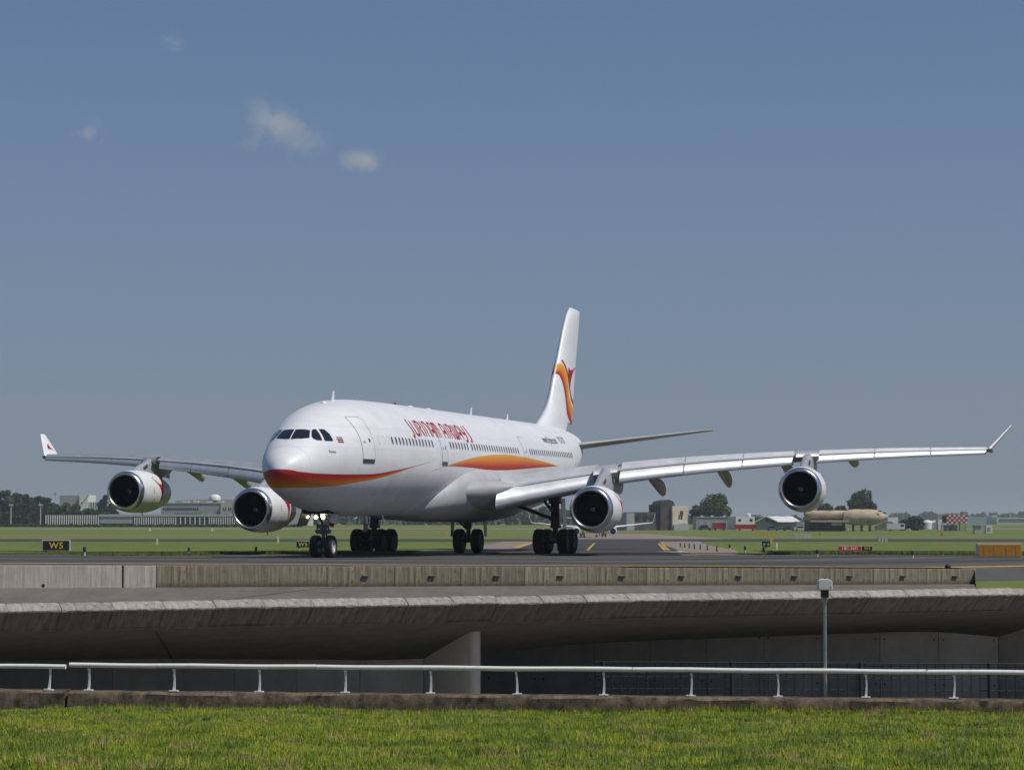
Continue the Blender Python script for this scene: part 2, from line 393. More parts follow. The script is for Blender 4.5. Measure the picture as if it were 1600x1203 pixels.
# ---- parapet wall between taxiway and deck
par = tag(empty('parapet_wall', q_at(0)+Vector((0, 0, wall_bot(0)))), 'long low concrete parapet wall of panels along the taxiway edge', 'wall')
QA = math.atan2(QD.y, QD.x)
pj = [-560, -330, -90, 193, 246, 512, 617, 720, 819, 917, 1009, 1101, 1191, 1277, 1363, 1445, 1522]
for i in range(len(pj)-1):
    s0, s1 = q_px(pj[i])+.012, q_px(pj[i+1])-.012
    if i == 3: s0 += .05
    n = 5; Ln = s1-s0; rr = np.random.default_rng(50+i)
    prof = []                                        # cross-section, top edge softened and uneven
    for k in range(n+1):
        s = s0+Ln*k/n; zt, zb = wall_top(s)-wall_bot(s0), wall_bot(s)-wall_bot(s0)-.25; j = rr.normal(0, .006)
        prof.append([(s-s0, 0+j*.5, zb), (s-s0, 0+j*.5, zt-.03+j), (s-s0, .03, zt+j), (s-s0, .33, zt), (s-s0, .33, zb)])
    m = MB().grid(prof); b = 5*n
    m.f += [(0, 1, 2, 3, 4), (b, b+4, b+3, b+2, b+1)]; m.m += [0, 0]
    o = m.build('panel', M_par_pale if i < 4 else M_par, par, loc=(q_at(s0)-q_at(0))+Vector((0, 0, wall_bot(s0)-wall_bot(0))), rot=(0, 0, QA))
m = MB(); s0, s1 = q_px(-560), q_px(1520)
m.grid([[(s, .08, wall_bot(s)-wall_bot(0)-.2), (s, .08, wall_top(s)-wall_bot(0)-.05), (s, .28, wall_top(s)-wall_bot(0)-.05)] for s in (s0, s1)])
m.build('joint_filler', M_joint, par, rot=(0, 0, QA))
bk = MB().box((0, -.035, 0), (.1, .07, .1)).box((.12, -.05, -.005), (.16, .06, .07)).box((.06, -.055, .042), (.26, .08, .015), 1).mesh('bracket', [M_steel_dk, M_steel])
for px in (568, 672, 773, 872, 968, 1061, 1150, 1237, 1323, 1406, 1487):
    s = q_px(px); link('bracket', bk, par, loc=(q_at(s)-q_at(0))+Vector((0, 0, (wall_top(s)+wall_bot(s))/2-wall_bot(0)-.01)), rot=(0, 0, QA))
# a drain hole in the pale panel
s = q_px(70)
MB().lathe([(-.012, .0), (-.012, .06), (.01, .06)], axis='y', n=12).build('drain_hole', M_joint, par, loc=(q_at(s)-q_at(0))+Vector((0, 0, wall_bot(s)-wall_bot(0)+.09)), rot=(0, 0, QA))

# ---- deck over the road and the verge at the end of the parapet
R = []
for k in range(41):
    s = -24+(QLEN+24)*k/40; a = q_at(s); a.z = wall_bot(s)
    t = (a-P0).dot(PD); b = lip(t, -.55); b.z = -.945
    R.append([(a+(b-a)*j/6) for j in range(7)])
deck = tag(MB().grid(R).build('deck', M_deck, fix=False), kind='structure')
m = MB(); V = []
for (px, py) in ((340, 937.5), (372, 934.5), (398, 931), (420, 928.6), (455, 924), (490, 920.3), (535, 917.5)):
    # meet the deck: bisect depth
    lo, hi = 70, 110
    for _ in range(40):
        mid = (lo+hi)/2; p = at(px, py, mid)
        s = (Vector((p.x, p.y, 0))-Q0).dot(QD); a = q_at(s); a.z = wall_bot(s); t = (a-P0).dot(PD); b = lip(t, -.55); b.z = -.945
        dn = (b-a); f = (Vector((p.x, p.y, 0))-Vector((a.x, a.y, 0))).dot(Vector((dn.x, dn.y, 0)))/(dn.x**2+dn.y**2)
        zz = a.z+(b.z-a.z)*f
        if p.z > zz: lo = mid
        else: hi = mid
    V.append(Vector((p.x, p.y, zz+.006)))
m.grid([[v+Vector((0, -.12, 0)) for v in V], [v+Vector((0, .12, 0)) for v in V]])
tag(m.build('deck_seam', M_joint, fix=False), kind='structure')
R1 = []; R2 = []
for k in range(13):
    s = QLEN+.02+k*2.5; a = q_at(s); a.z = surf(a.x, a.y)-.01; t = lip_px(800+FPX*a.x/a.y, -.55); b = lip(t, -.55); b.z = -.945; c = a+(b-a)*.09
    c.z = a.z+(b.z-a.z)*.86
    R1.append([a, (a+c)/2, c]); R2.append([c, (b+c)/2, b])
E_ = [R1[0][0], R1[0][1], R1[0][2], R2[0][1], R2[0][2]]
tag(MB().grid([E_, [Vector((p.x-.02, p.y, -1.15)) for p in E_]]).build('verge_edge', M_par, fix=False), kind='structure')
tag(MB().grid(R1).build('verge_paving', M_asph, fix=False), kind='structure')
tag(MB().grid(R2).build('verge_grass', M_field, fix=False), kind='structure')

# ---- bridge: coping stones, sloping underside, walls of the underpass
bridge = tag(empty('bridge', P0+Vector((0, 0, -6.6))), 'weathered concrete taxiway bridge with shaded sloping underside behind white guard rail', 'bridge')
PA = math.atan2(PD.y, PD.x)
B0 = Vector((P0.x, P0.y, -6.6))
prof = [(-.62, -.945), (-.5, -.93), (-.3, -.97), (-.1, -1.07), (-.02, -1.13), (0, -1.18), (-.02, -1.23), (-.08, -1.29), (-.4, -1.57), (-.8, -1.9), (-1.0, -1.9), (-1.0, -1.0)]
SL = 1.8
stones = []
for v in range(4):
    rr = np.random.default_rng(90+v); n = 16; G = []
    for k in range(n+1):
        ed = .008 if k in (0, n) else 0
        G.append([(k*(SL-.016)/n, -(o_-ed)+rr.normal(0, .006), z_-(ed if z_ > -1.3 else 0)+rr.normal(0, .009 if -1.4 < z_ < -1.15 else .005)) for o_, z_ in prof])
    m = MB().grid(G, wrap=True); L_ = len(prof)
    m.f += [tuple(range(L_)), tuple(n*L_+k for k in range(L_))]; m.m += [0, 0]
    # local y points into the deck (away from the lip)
    L2_ = len(prof)
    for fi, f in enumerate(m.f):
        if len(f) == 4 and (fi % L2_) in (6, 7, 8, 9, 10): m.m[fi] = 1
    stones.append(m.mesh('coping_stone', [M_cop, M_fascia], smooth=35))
k = 0
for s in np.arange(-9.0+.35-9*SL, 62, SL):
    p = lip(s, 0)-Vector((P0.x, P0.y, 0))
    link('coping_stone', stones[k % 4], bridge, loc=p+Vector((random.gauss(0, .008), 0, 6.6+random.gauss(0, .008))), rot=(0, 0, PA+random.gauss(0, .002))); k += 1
TBX = [-300, 0, 200, 270, 400, 640, 755, 800, 860, 943, 1085, 1200, 1285, 1428, 1486, 1557, 1640, 1800]
TBY = [1033, 1032, 1030, 1028, 1030, 1031, 1021, 1016, 1009.5, 1003, 998, 994, 991, 986, 987.5, 996, 998, 998]
OB = -7.0
G = []; ss = np.arange(-26, 64.1, .5)
def under_z(s):
    p = lip(s, OB); px = 800+FPX*p.x/p.y*.9985
    return at(px, float(np.interp(px, TBX, TBY)), p.y).z
uz = np.array([under_z(s) for s in ss]); ker = np.ones(7)/7; uz = np.convolve(np.pad(uz, 3, mode='edge'), ker, 'valid')
for s, zb in zip(ss, uz):
    a = lip(s, -.7); b = lip(s, OB); c = lip(s, -110)
    G.append([Vector((a.x, a.y, -1.84)), Vector((lip(s, -1.1).x, lip(s, -1.1).y, -1.97)), Vector((lip(s, -4).x, lip(s, -4).y, -1.97+(zb+1.97)*.46)), Vector((b.x, b.y, zb)), Vector((lip(s, OB-.5).x, lip(s, OB-.5).y, zb+.12)), Vector((c.x, c.y, -2.9))])
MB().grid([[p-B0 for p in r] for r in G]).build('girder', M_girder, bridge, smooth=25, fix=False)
def under_at(s, o):
    zb = float(np.interp(s, ss, uz))
    return float(np.interp(-o, [.7, 1.1, 4, 7, 7.5, 110], [-1.84, -1.97, -1.97+(zb+1.97)*.46, zb, zb+.12, -2.9]))
m = MB()
for (pa, ya, pb, yb) in ((245, 986, 271, 1029),):
    sa, sb = lip_px(pa, -1.2), lip_px(pb, OB)
    A = []; Bq = []
    for f in np.linspace(0, 1, 12):
        s = sa+(sb-sa)*f; o_ = -1.2+(OB+1.2)*f; p = lip(s, o_); z = under_at(s, o_)-.012
        A.append(Vector((p.x, p.y, z))-B0-PD*.045); Bq.append(Vector((p.x, p.y, z))-B0+PD*.045)
    m.grid([A, Bq])
m.build('expansion_joint', M_joint, bridge, fix=False)
ROAD_Z = -6.6
M_bolt = M_joint
def side_wall(s_edge, o_end, column):
    """wall of the underpass that runs back under the deck from o_end; s_edge = its place along the lip"""
    w = tag(empty('tunnel_wall', lip(s_edge, o_end)+Vector((0, 0, ROAD_Z))),
            'pale concrete underpass wall with rounded end left of the dark opening' if column else 'grey panelled underpass wall behind the wire fence at the far right', 'wall')
    # frame: local x runs back under the deck, y to the right
    def zt(d): return under_at(s_edge, o_end-d)-ROAD_Z+.05
    d0 = 0.0 if not column else .22
    m = MB(); R = []
    for d in np.linspace(d0, 4.5, 10): R.append([(d, 0, 0), (d, 0, zt(d)), (d, .45, zt(d)), (d, .45, 0)])
    m.grid(R); m.f.append((0, 1, 2, 3)); m.m.append(0)
    m.build('end_slab', M_wallp, w)
    if column:
        m = MB(); n = 14; R = []
        for z in (0, zt(.0)+.03): R.append([(.22-.22*math.sin(a), .225-.225*math.cos(a), z) for a in np.linspace(0, math.pi, n)])
        m.grid(R); m.build('rounded_end', M_wallp, w, smooth=60)
    ang = math.radians(52); ux, uy = math.cos(ang), -math.sin(ang)      # the panelled run turns off to the left
    def ztp(q):
        x_, y_ = 4.5+ux*q, uy*q
        return under_at(s_edge+y_, o_end-x_)-ROAD_Z+.08
    q = .02; Ln = 2.6
    while q < 44:
        m = MB(); z0, z1 = ztp(q), ztp(q+Ln); a0, a1 = q+.012, q+Ln-.012; th = .4
        def P(t_, o_, z_): return (4.5+ux*t_-uy*o_, uy*t_+ux*o_, z_)
        m.add([P(a0, 0, 0), P(a1, 0, 0), P(a1, 0, z1), P(a0, 0, z0), P(a0, th, 0), P(a1, th, 0), P(a1, th, z1), P(a0, th, z0)], [(0, 1, 2, 3), (4, 7, 6, 5), (0, 4, 5, 1), (1, 5, 6, 2), (2, 6, 7, 3), (3, 7, 4, 0)])
        for bq in (q+.2, q+Ln-.2):
            for zb in (1.15, 3.15):
                m.add([P(bq+.04*math.cos(k), -.01, zb+.04*math.sin(k)) for k in np.linspace(0, 2*math.pi, 8, endpoint=False)], [tuple(range(8))], 1)
        m.build('wall_panel', [M_wallp, M_bolt], w, fix=False); q += Ln
    m = MB()
    m.add([P(0, .2, 0), P(45, .2, 0), P(45, .2, 4.2), P(0, .2, 3.2)], [(0, 1, 2, 3)]); m.build('backing', M_joint, w, fix=False)
    w.rotation_euler = (0, 0, math.atan2(PIN.y, PIN.x))
    # y of the wall must point to the right of the view (towards PD): mirror
    w.scale = (1, -1, 1)
    return w
side_wall(lip_px(737, -2.5), -2.5, True)
side_wall(lip_px(1557, -7)+0, -2.5, False)
m = MB(); a, b = lip(-60, -97), lip(110, -97)
m.add([(a.x, a.y, -6.6), (b.x, b.y, -6.6), (b.x, b.y, -2), (a.x, a.y, -2)], [(0, 1, 2, 3)])
tag(m.build('light_stop_wall', M_wallp, fix=False), kind='structure')  # added closure deep in the underpass, stops sky light leaking in
tag(MB().add([(-90, 52, ROAD_Z), (90, 52, ROAD_Z), (90, 230, ROAD_Z), (-90, 230, ROAD_Z)], [(0, 1, 2, 3)]).build('sunken_road', M_road, fix=False), kind='structure')

# ---- kerb wall with the white rail, in front of the sunken road
K0, K1 = Vector((-12.4, 56, -2.27)), Vector((11.72, 52.96, -2.27)); KD = (K1-K0).normalized(); KN = Vector((KD.y, -KD.x, 0)); KA = math.atan2(KD.y, KD.x)
def k_px(px):
    k = (px-800)/FPX; return (k*K0.y-K0.x)/(KD.x-k*KD.y)
def kerb(s0, s1, dz, label):
    n = max(4, int((s1-s0)/.35)); R = []; rr = np.random.default_rng(int(s1*7)+3)
    for k in range(n+1):
        s = s0+(s1-s0)*k/n; j = rr.normal(0, .012, 6); p = K0+KD*s
        def P(o, z): q = p+KN*o; return (q.x, q.y, z+dz)
        R.append([P(.02+j[0]*.6, -4.2), P(j[0]*.6, -2.5), P(j[1]*.8, -2.33+j[2]), P(-.05+j[3], -2.275+j[4]*.7), P(-.5, -2.27+j[5]*.3), P(-.5, -6.6)])
    m = MB().grid(R); L_ = 6
    m.f += [tuple(range(L_)), tuple(n*L_+k for k in range(L_))]; m.m += [0, 0]
    return tag(m.build('kerb_wall', M_kerb, smooth=40), label, 'kerb', 'kerb walls under the rails')
kerb(-20, k_px(105), 0, 'short crumbling kerb wall at the left end below the broken white rail')
kerb(k_px(110), 36, -.01, 'long pitted concrete kerb wall carrying the long white rail')
def rail_post():
    m = MB(); G = []
    for z, w, d, off in ((0, .06, .05, 0), (.1, .05, .045, .01), (.3, .038, .04, .02), (.45, .042, .045, .012), (.53, .06, .06, 0)):
        G.append([(-w/2+off, -d/2, z), (w/2+off, -d/2, z), (w/2+off, d/2, z), (-w/2+off, d/2, z)])
    m.grid(G, wrap=True); m.f.append((16, 17, 18, 19)); m.m.append(0)
    m.box((0, 0, .014), (.21, .14, .028)); return m.mesh('post', M_rail, smooth=40)
PM = rail_post()
def guard_rail(pxa, pxb, posts, joints, dz, label):
    o = tag(empty('guard_rail', K0+KD*k_px(pxa)-KN*.22), label, 'guard rail', 'white guard rails on the kerb')
    base = K0+KD*k_px(pxa)-KN*.22
    cuts = [pxa]+joints+[pxb]
    for a, b in zip(cuts[:-1], cuts[1:]):
        s0, s1 = k_px(a)+(.006 if a != pxa else 0), k_px(b)-(.006 if b != pxb else 0); n = 10
        pts = [(KD*(s0+(s1-s0)*k/n-k_px(pxa)))+Vector((0, 0, .585+dz+.006*math.sin(k*1.3+a))) for k in range(n+1)]
        MB().tube(pts, .056, 14).build('rail', M_rail, o, smooth=60)
        if a != pxa: MB().tube([KD*(s0-.03-k_px(pxa))+Vector((0, 0, .585+dz)), KD*(s0+.03-k_px(pxa))+Vector((0, 0, .585+dz))], .054, 12).build('joint_sleeve', M_steel, o, smooth=60)
    for px in posts:
        link('post', PM, o, loc=KD*(k_px(px)-k_px(pxa))+Vector((0, 0, 0)), rot=(0, random.gauss(0, .02), KA))
guard_rail(-660, 102, [-590, -457, -324, -191, -58, 76], [-330], -.02, 'short white tubular guard rail ending at the gap on the left')
guard_rail(108, 2300, [138, 271, 404, 538, 671, 806, 941, 1077, 1213, 1350, 1487, 1624, 1761, 1898, 2035, 2172], [493, 986, 1444, 1900], 0.02, 'long white tubular guard rail on slender posts above the kerb')

# ---- wire fence beyond the kerb, right
FD = Vector((1, -.09, 0)).normalized(); F0 = at(930, 1084, 58.0); F0.z = -2.75
fence = tag(empty('wire_fence', F0), 'dark wire mesh fence behind the white rail at the right', 'fence')
def f_px(px):
    k = (px-800)/FPX; return (k*F0.y-F0.x)/(FD.x-k*FD.y)
top_z = zat(1035.5, 57.5)-F0.z
M_wire = mat('dark coated wire', (.03, .033, .032), .5, .3)
m = MB(); Lf = f_px(1720)
for s in np.arange(0, Lf, .215): m.tube([FD*s+Vector((0, 0, 0)), FD*s+Vector((0, 0, top_z))], .009, 4)
for z in np.arange(.1, top_z, .29): m.tube([Vector((0, .012, z)), FD*Lf+Vector((0, .012, z))], .009, 4)
tag(m.build('wire_mesh', M_wire, fence, fix=False), kind='stuff')
MB().tube([Vector((0, 0, top_z)), FD*Lf+Vector((0, 0, top_z))], .018, 6).build('top_rail', M_wire, fence)
for px in (941, 1141, 1341, 1541, 1700): MB().tube([FD*f_px(px)+Vector((0, -.03, -3.8)), FD*f_px(px)+Vector((0, -.03, top_z+.02))], .05, 8).build('post', M_wire, fence)

# ---- pole with a white sensor head
sp = K0+KD*k_px(1287)-KN*.36
hz = zat(921.5, sp.y)-sp.z
pole = tag(empty('sensor_pole', sp), 'slim steel pole with white rounded box head beside the rail', 'pole')
MB().tube([(0, 0, 0), (0, 0, hz-.32)], .04, 14).build('pole_shaft', M_steel, pole, smooth=60)
MB().tube([(0, 0, hz-.42), (0, 0, hz-.3), (0, 0, hz-.26), (0, 0, hz-.2), (0, 0, hz-.14)], [.045, .045, .06, .06, .085], 14).build('collar', M_steel, pole, smooth=40)
MB().box((0, 0, hz-.08), (.17, .17, .18)).build('bracket', M_steel_dk, pole)
m = MB(); hw = .165; prof_ = [(-hw, 0), (hw, 0), (hw, .18), (hw*.82, .235), (hw*.3, .262), (-hw*.3, .262), (-hw*.82, .235), (-hw, .18)]
m.prism(prof_, -.16, .16); hd = m.build('head', mat('white housing', (.62, .61, .6), .45, var=.1, scale=8), pole, loc=(0, 0, hz))
bv = hd.modifiers.new('bevel', 'BEVEL'); bv.width = .02; bv.segments = 2
MB().tube([(0, -.04, .262), (0, -.04, .285)], .035, 10).build('cap_light', M_steel_dk, pole, loc=(0, 0, hz), smooth=40)
MB().box((.12, -.163, .07), (.02, .008, .03)).build('indicator', M_steel_dk, pole, loc=(0, 0, hz))

# ---- grass bank in front
bx = list(np.arange(-40, 41, 1.0)); by = list(np.arange(0, 57, 1.0))
def bz(x, y): return bank_z(x, y)+.05*math.sin(x*.9+y*.35)*math.sin(y*.7-.4*x)
tag(MB().grid([[(x, y-.35*max(0, (y-54)), bz(x, y)) for x in bx] for y in by]).build('grass_bank', M_bank, smooth=180, fix=False), kind='structure')
t = NT('grass blades'); gi = t.N.new('ShaderNodeNewGeometry'); v = t.coord('Object')
n1 = t.noise(v, .8, 5, .65); n2 = t.noise(v, 1.15, 6, .7)
c = t.ramp(gi.outputs['Random Per Island'], [(0, (.16, .235, .012)), (.45, (.31, .40, .016)), (.8, (.46, .51, .024)), (1, (.62, .55, .11))])
c = t.mix(t.math('MULTIPLY', t.step(n1, .54, .44), .85), c, (.11, .20, .014))
c = t.mix(t.math('MULTIPLY', t.step(n2, .555, .62), .85), c, (.50, .37, .16))
t.L.new(c, t.b.inputs['Base Color']); t.b.inputs['Roughness'].default_value = .55; t.b.inputs['Specular IOR Level'].default_value = .3
gn = t.N.new('ShaderNodeVectorMath'); gn.operation = 'MULTIPLY_ADD'; gn.inputs[1].default_value = (.45, .45, .45); gn.inputs[2].default_value = (0, 0, .8)
t.L.new(gi.outputs['Normal'], gn.inputs[0]); nn_ = t.N.new('ShaderNodeVectorMath'); nn_.operation = 'NORMALIZE'; t.L.new(gn.outputs[0], nn_.inputs[0]); t.L.new(nn_.outputs[0], t.b.inputs['Normal'])
ad = t.N.new('ShaderNodeMixShader'); tr = t.N.new('ShaderNodeBsdfTranslucent'); t.L.new(c, tr.inputs[0]); ad.inputs[0].default_value = .42
t.L.new(t.b.outputs[0], ad.inputs[1]); t.L.new(tr.outputs[0], ad.inputs[2]); t.L.new(ad.outputs[0], t.N['Material Output'].inputs[0])
NB = 520000; NT_ = 700; NW = NT_*60
u = rng.random(NB); Y = 24+(55.3-24)*u**1.0
X = (rng.random(NB)*2-1)*(.235*Y+4.5)
# clumps: pull blades towards tuft centres
NC = 31000; cy = 24+31.3*rng.random(NC); cx = (rng.random(NC)*2-1)*(.235*cy+4.5); ch = rng.random(NC)
ci = rng.integers(0, NC, NB); cl = rng.random(NB) < .75
X = np.where(cl, cx[ci]+rng.normal(0, .055, NB), X); Y = np.where(cl, cy[ci]+rng.normal(0, .055, NB), Y); Y = np.minimum(Y, 55.3)
kl = (K0.y+(X-K0.x)*KD.y/KD.x)-.05; Y = np.minimum(Y, kl-.02*rng.random(NB))
Z = -1.24-.0522*(Y-28)-.0045*(X+12)*np.clip((Y-20)/30, 0, 1)+.05*np.sin(X*.9+Y*.35)*np.sin(Y*.7-.4*X)-.012
big = .5+.5*np.sin(X*.45+1.3*np.sin(Y*.31))*np.sin(Y*.6+.8*np.sin(X*.37))
Hh = (.035+.035*rng.random(NB)+np.where(cl, .09*ch[ci]**4, 0))*(.7+.6*big)
Hh *= np.where(rng.random(NB) < .012, 1.7, 1.0)
Hh *= 1+.9*np.clip((Y-(kl-.5))/.5, 0, 1)*rng.random(NB)
a = rng.random(NB)*2*np.pi; wd = .006+.007*rng.random(NB); ln = Hh*rng.normal(.35, .25, NB); la = rng.random(NB)*2*np.pi
# coarse tufts and weeds: longer, leaning outwards from their root, thicker along the kerb
ty = 26+29*rng.random(NT_)**.7; tx_ = (rng.random(NT_)*2-1)*(.235*ty+1.2); tr_ = .05+.12*rng.random(NT_)
ti = np.repeat(np.arange(NT_), 60); ta = rng.random(NW)*2*np.pi; td = rng.random(NW)**.5*tr_[ti]
xw_, yw_ = tx_[ti]+td*np.cos(ta), np.minimum(ty[ti]+td*np.sin(ta), K0.y+(tx_[ti]-K0.x)*KD.y/KD.x-.08)
zw_ = -1.24-.0522*(yw_-28)-.0045*(xw_+12)*np.clip((yw_-20)/30, 0, 1)+.05*np.sin(xw_*.9+yw_*.35)*np.sin(yw_*.7-.4*xw_)-.012
hw_ = (.05+.09*rng.random(NT_))[ti]*(.6+.6*rng.random(NW)); ww_ = .007+.008*rng.random(NW)
X = np.concatenate([X, xw_]); Y = np.concatenate([Y, yw_]); Z = np.concatenate([Z, zw_]); Hh = np.concatenate([Hh, hw_]); wd = np.concatenate([wd, ww_])
a = np.concatenate([a, rng.random(NW)*2*np.pi]); ln = np.concatenate([ln, hw_*.55]); la = np.concatenate([la, ta]); NB += NW
V = np.zeros((NB, 3, 3), np.float32)
V[:, 0] = np.stack([X-wd*np.cos(a), Y-wd*np.sin(a), Z], 1); V[:, 1] = np.stack([X+wd*np.cos(a), Y+wd*np.sin(a), Z], 1)
V[:, 2] = np.stack([X+ln*np.cos(la), Y+ln*np.sin(la), Z+Hh], 1)
go = link('grass', fast_mesh('grass', V.reshape(-1, 3), np.arange(NB*3).reshape(-1, 3), t.m))
tag(go, 'green grass with dry straw patches on the bank in front', 'grass', kind='stuff')

# ---- taller unmown grass along the far edge of the taxiway
NF = 150000
X = rng.uniform(-44, 42, NF); e = np.interp(X, FXE, FYE); q = rng.random(NF)**2.2; Y = e+.15+q*26
ok = ~((X > -5.6-.5*rng.random(NF)) & (X < 14.2+(Y-124)*.05)); X, Y, q = X[ok], Y[ok], q[ok]; NF = len(X)
Z = np.array([surf(a_, b_) for a_, b_ in zip(X, Y)])-.01
Hh = (.05+.13*rng.random(NF))*(1.25-q)*(.75+.5*np.sin(X*.7+2*np.sin(Y*.4))**2); a = rng.random(NF)*2*np.pi; wd = .012+.014*rng.random(NF); la = rng.random(NF)*2*np.pi; ln = Hh*.4
V = np.zeros((NF, 3, 3), np.float32)
V[:, 0] = np.stack([X-wd*np.cos(a), Y-wd*np.sin(a), Z], 1); V[:, 1] = np.stack([X+wd*np.cos(a), Y+wd*np.sin(a), Z], 1); V[:, 2] = np.stack([X+ln*np.cos(la), Y+ln*np.sin(la), Z+Hh], 1)
t = NT('unmown grass'); gi = t.N.new('ShaderNodeNewGeometry'); v = t.coord('Object'); n1 = t.noise(v, .22, 5, .65)
c = t.ramp(gi.outputs['Random Per Island'], [(0, (.06, .095, .012)), (.5, (.10, .145, .018)), (.85, (.16, .19, .03)), (1, (.3, .25, .1))])
c = t.mix(t.math('MULTIPLY', t.step(n1, .52, .64), .7), c, (.19, .145, .05))
t.L.new(c, t.b.inputs['Base Color']); t.b.inputs['Roughness'].default_value = .7
tag(link('verge_tussocks', fast_mesh('verge_tussocks', V.reshape(-1, 3), np.arange(NF*3).reshape(-1, 3), t.m)), 'taller unmown grass along the far taxiway edge', 'grass', kind='stuff')
# ---- airframe shape (metres; x aft from the nose, y to starboard, z up) ----
FX = np.array([.25,.37,.55,.85,1.25,1.75,2.25,2.75,3.25,4.3,5.4,6.4,7.4,8.4,10,13,16,43,46,49,52,55,58,60,61.5,62.6])
FT = np.array([-.80,-.47,-.23,.02,.26,.58,.93,1.21,1.43,1.83,2.20,2.45,2.60,2.69,2.76,2.805,2.82,2.82,2.82,2.80,2.77,2.70,2.55,2.38,2.15,1.8])
FB = np.array([-.80,-1.06,-1.24,-1.45,-1.65,-1.83,-1.97,-2.08,-2.18,-2.38,-2.55,-2.68,-2.76,-2.81,-2.82,-2.82,-2.82,-2.82,-2.66,-2.15,-1.45,-.68,.12,.7,1.15,1.4])
FW = np.array([0,.33,.54,.80,1.04,1.26,1.43,1.57,1.71,2.02,2.32,2.54,2.68,2.77,2.82,2.82,2.82,2.82,2.80,2.68,2.42,2.00,1.45,1.0,.62,.22])
FZ = np.array([-.80,-.78,-.74,-.68,-.60,-.52,-.44,-.37,-.31,-.2,-.12,-.06,-.02,0,0,0,0,0,.05,.2,.5,.85,1.25,1.5,1.64,1.6])
def pchip(xs, ys):
    xs = np.asarray(xs, float); ys = np.asarray(ys, float)
    h = np.diff(xs); d = np.diff(ys)/h; m = np.zeros(len(xs))
    for i in range(1, len(xs)-1):
        if d[i-1]*d[i] > 0:
            w1 = 2*h[i]+h[i-1]; w2 = h[i]+2*h[i-1]
            m[i] = (w1+w2)/(w1/d[i-1]+w2/d[i])
    m[0] = d[0]; m[-1] = d[-1]
    def f(x):
        x = np.clip(np.asarray(x, float), xs[0], xs[-1])
        i = np.clip(np.searchsorted(xs, x)-1, 0, len(xs)-2)
        t = (x-xs[i])/h[i]
        return ((1+2*t)*(1-t)**2*ys[i] + t*(1-t)**2*h[i]*m[i]
                + t*t*(3-2*t)*ys[i+1] + t*t*(t-1)*h[i]*m[i+1])
    return f
# square-root like nose: interpolate widths against sqrt(x)
_s = lambda v: np.sqrt(np.maximum(np.asarray(v, float)-FX[0], 0))
fT = (lambda g: (lambda x: g(_s(x))))(pchip(_s(FX), FT))
fB = (lambda g: (lambda x: g(_s(x))))(pchip(_s(FX), FB))
fW = (lambda g: (lambda x: g(_s(x))))(pchip(_s(FX), FW))
fZ = pchip(FX, FZ)
ZC, TILT = 4.87, .0105
def body_z(x): return ZC + TILT*(np.asarray(x, float)-10)
def hull_y(x, z):
    """half width of the hull at station x and height z"""
    r = z-body_z(x); w = fZ(x)
    h = np.where(r > w, fT(x)-w, w-fB(x))
    q = 1-((r-w)/np.maximum(h, 1e-6))**2
    return fW(x)*np.sqrt(np.maximum(q, 0))
def hull_point(x, a):
    """point at station x, angle a from the top (0) to the starboard side (pi/2) to the keel (pi)"""
    c, s = math.cos(a), math.sin(a); w = float(fZ(x))
    h = float(fT(x))-w if c > 0 else w-float(fB(x))
    return (x, float(fW(x))*s, float(body_z(x))+w+h*c)
# ------------------------------------------------------------------ the airliner
YAW = math.radians(76.30562); NOSE = Vector((-10.31872, 101.0556, 0))
plane = tag(empty('airliner', NOSE, YAW), 'large white four-engine airliner with red and orange stripes taxiing towards the camera', 'airplane')
def pw(x, y): c, s = math.cos(YAW), math.sin(YAW); return NOSE.x+x*c-y*s, NOSE.y+x*s+y*c
# ---- paint
t = NT('white airliner paint'); v = t.coord('Object'); X, Yc, Z = t.sep(v)
def band(x0, x1, z0, z1, top, bot):
    xn = t.math('DIVIDE', t.math('SUBTRACT', X, x0), x1-x0)
    f = lambda P: [((a-x0)/(x1-x0), (b-z0)/(z1-z0)) for a, b in P]
    zt = t.math('ADD', t.math('MULTIPLY', t.curve(xn, f(top)), z1-z0), z0); zb = t.math('ADD', t.math('MULTIPLY', t.curve(xn, f(bot)), z1-z0), z0)
    k = t.math('MULTIPLY', t.math('LESS_THAN', Z, zt), t.math('GREATER_THAN', Z, zb))
    k = t.math('MULTIPLY', k, t.math('MULTIPLY', t.math('GREATER_THAN', X, x0), t.math('LESS_THAN', X, x1)))
    g = t.math('DIVIDE', t.math('SUBTRACT', Z, zb), t.math('MAXIMUM', t.math('SUBTRACT', zt, zb), .005))
    return k, g
n1 = t.noise(v, .6, 5, .6); vs2 = t.coord('Object', (.25, .25, 2.0)); n2 = t.noise(vs2, 1.5, 6, .7)
white = t.ramp(n1, [(.3, (.67, .675, .69)), (.7, (.74, .74, .75))])
white = t.mix(t.math('MULTIPLY', t.step(n2, .52, .75), .38), white, (.52, .5, .47))
k1, g1 = band(.2, 14.9, 3, 5, [(.2, 4.09), (.5, 4.06), (.9, 3.98), (2.9, 3.92), (5.3, 3.95), (6.7, 4.0), (8.4, 4.15), (10.6, 4.34), (12.6, 4.53), (14.9, 4.76)],
              [(.2, 3.26), (1.1, 3.28), (2.3, 3.32), (3.9, 3.42), (5.6, 3.61), (6.9, 3.75), (8.55, 3.97), (10.65, 4.25), (12.6, 4.49), (14.9, 4.745)])
c1 = t.ramp(g1, [(0, (.68, .29, .016)), (.35, (.60, .13, .01)), (.7, (.42, .022, .012)), (1, (.33, .012, .02))])
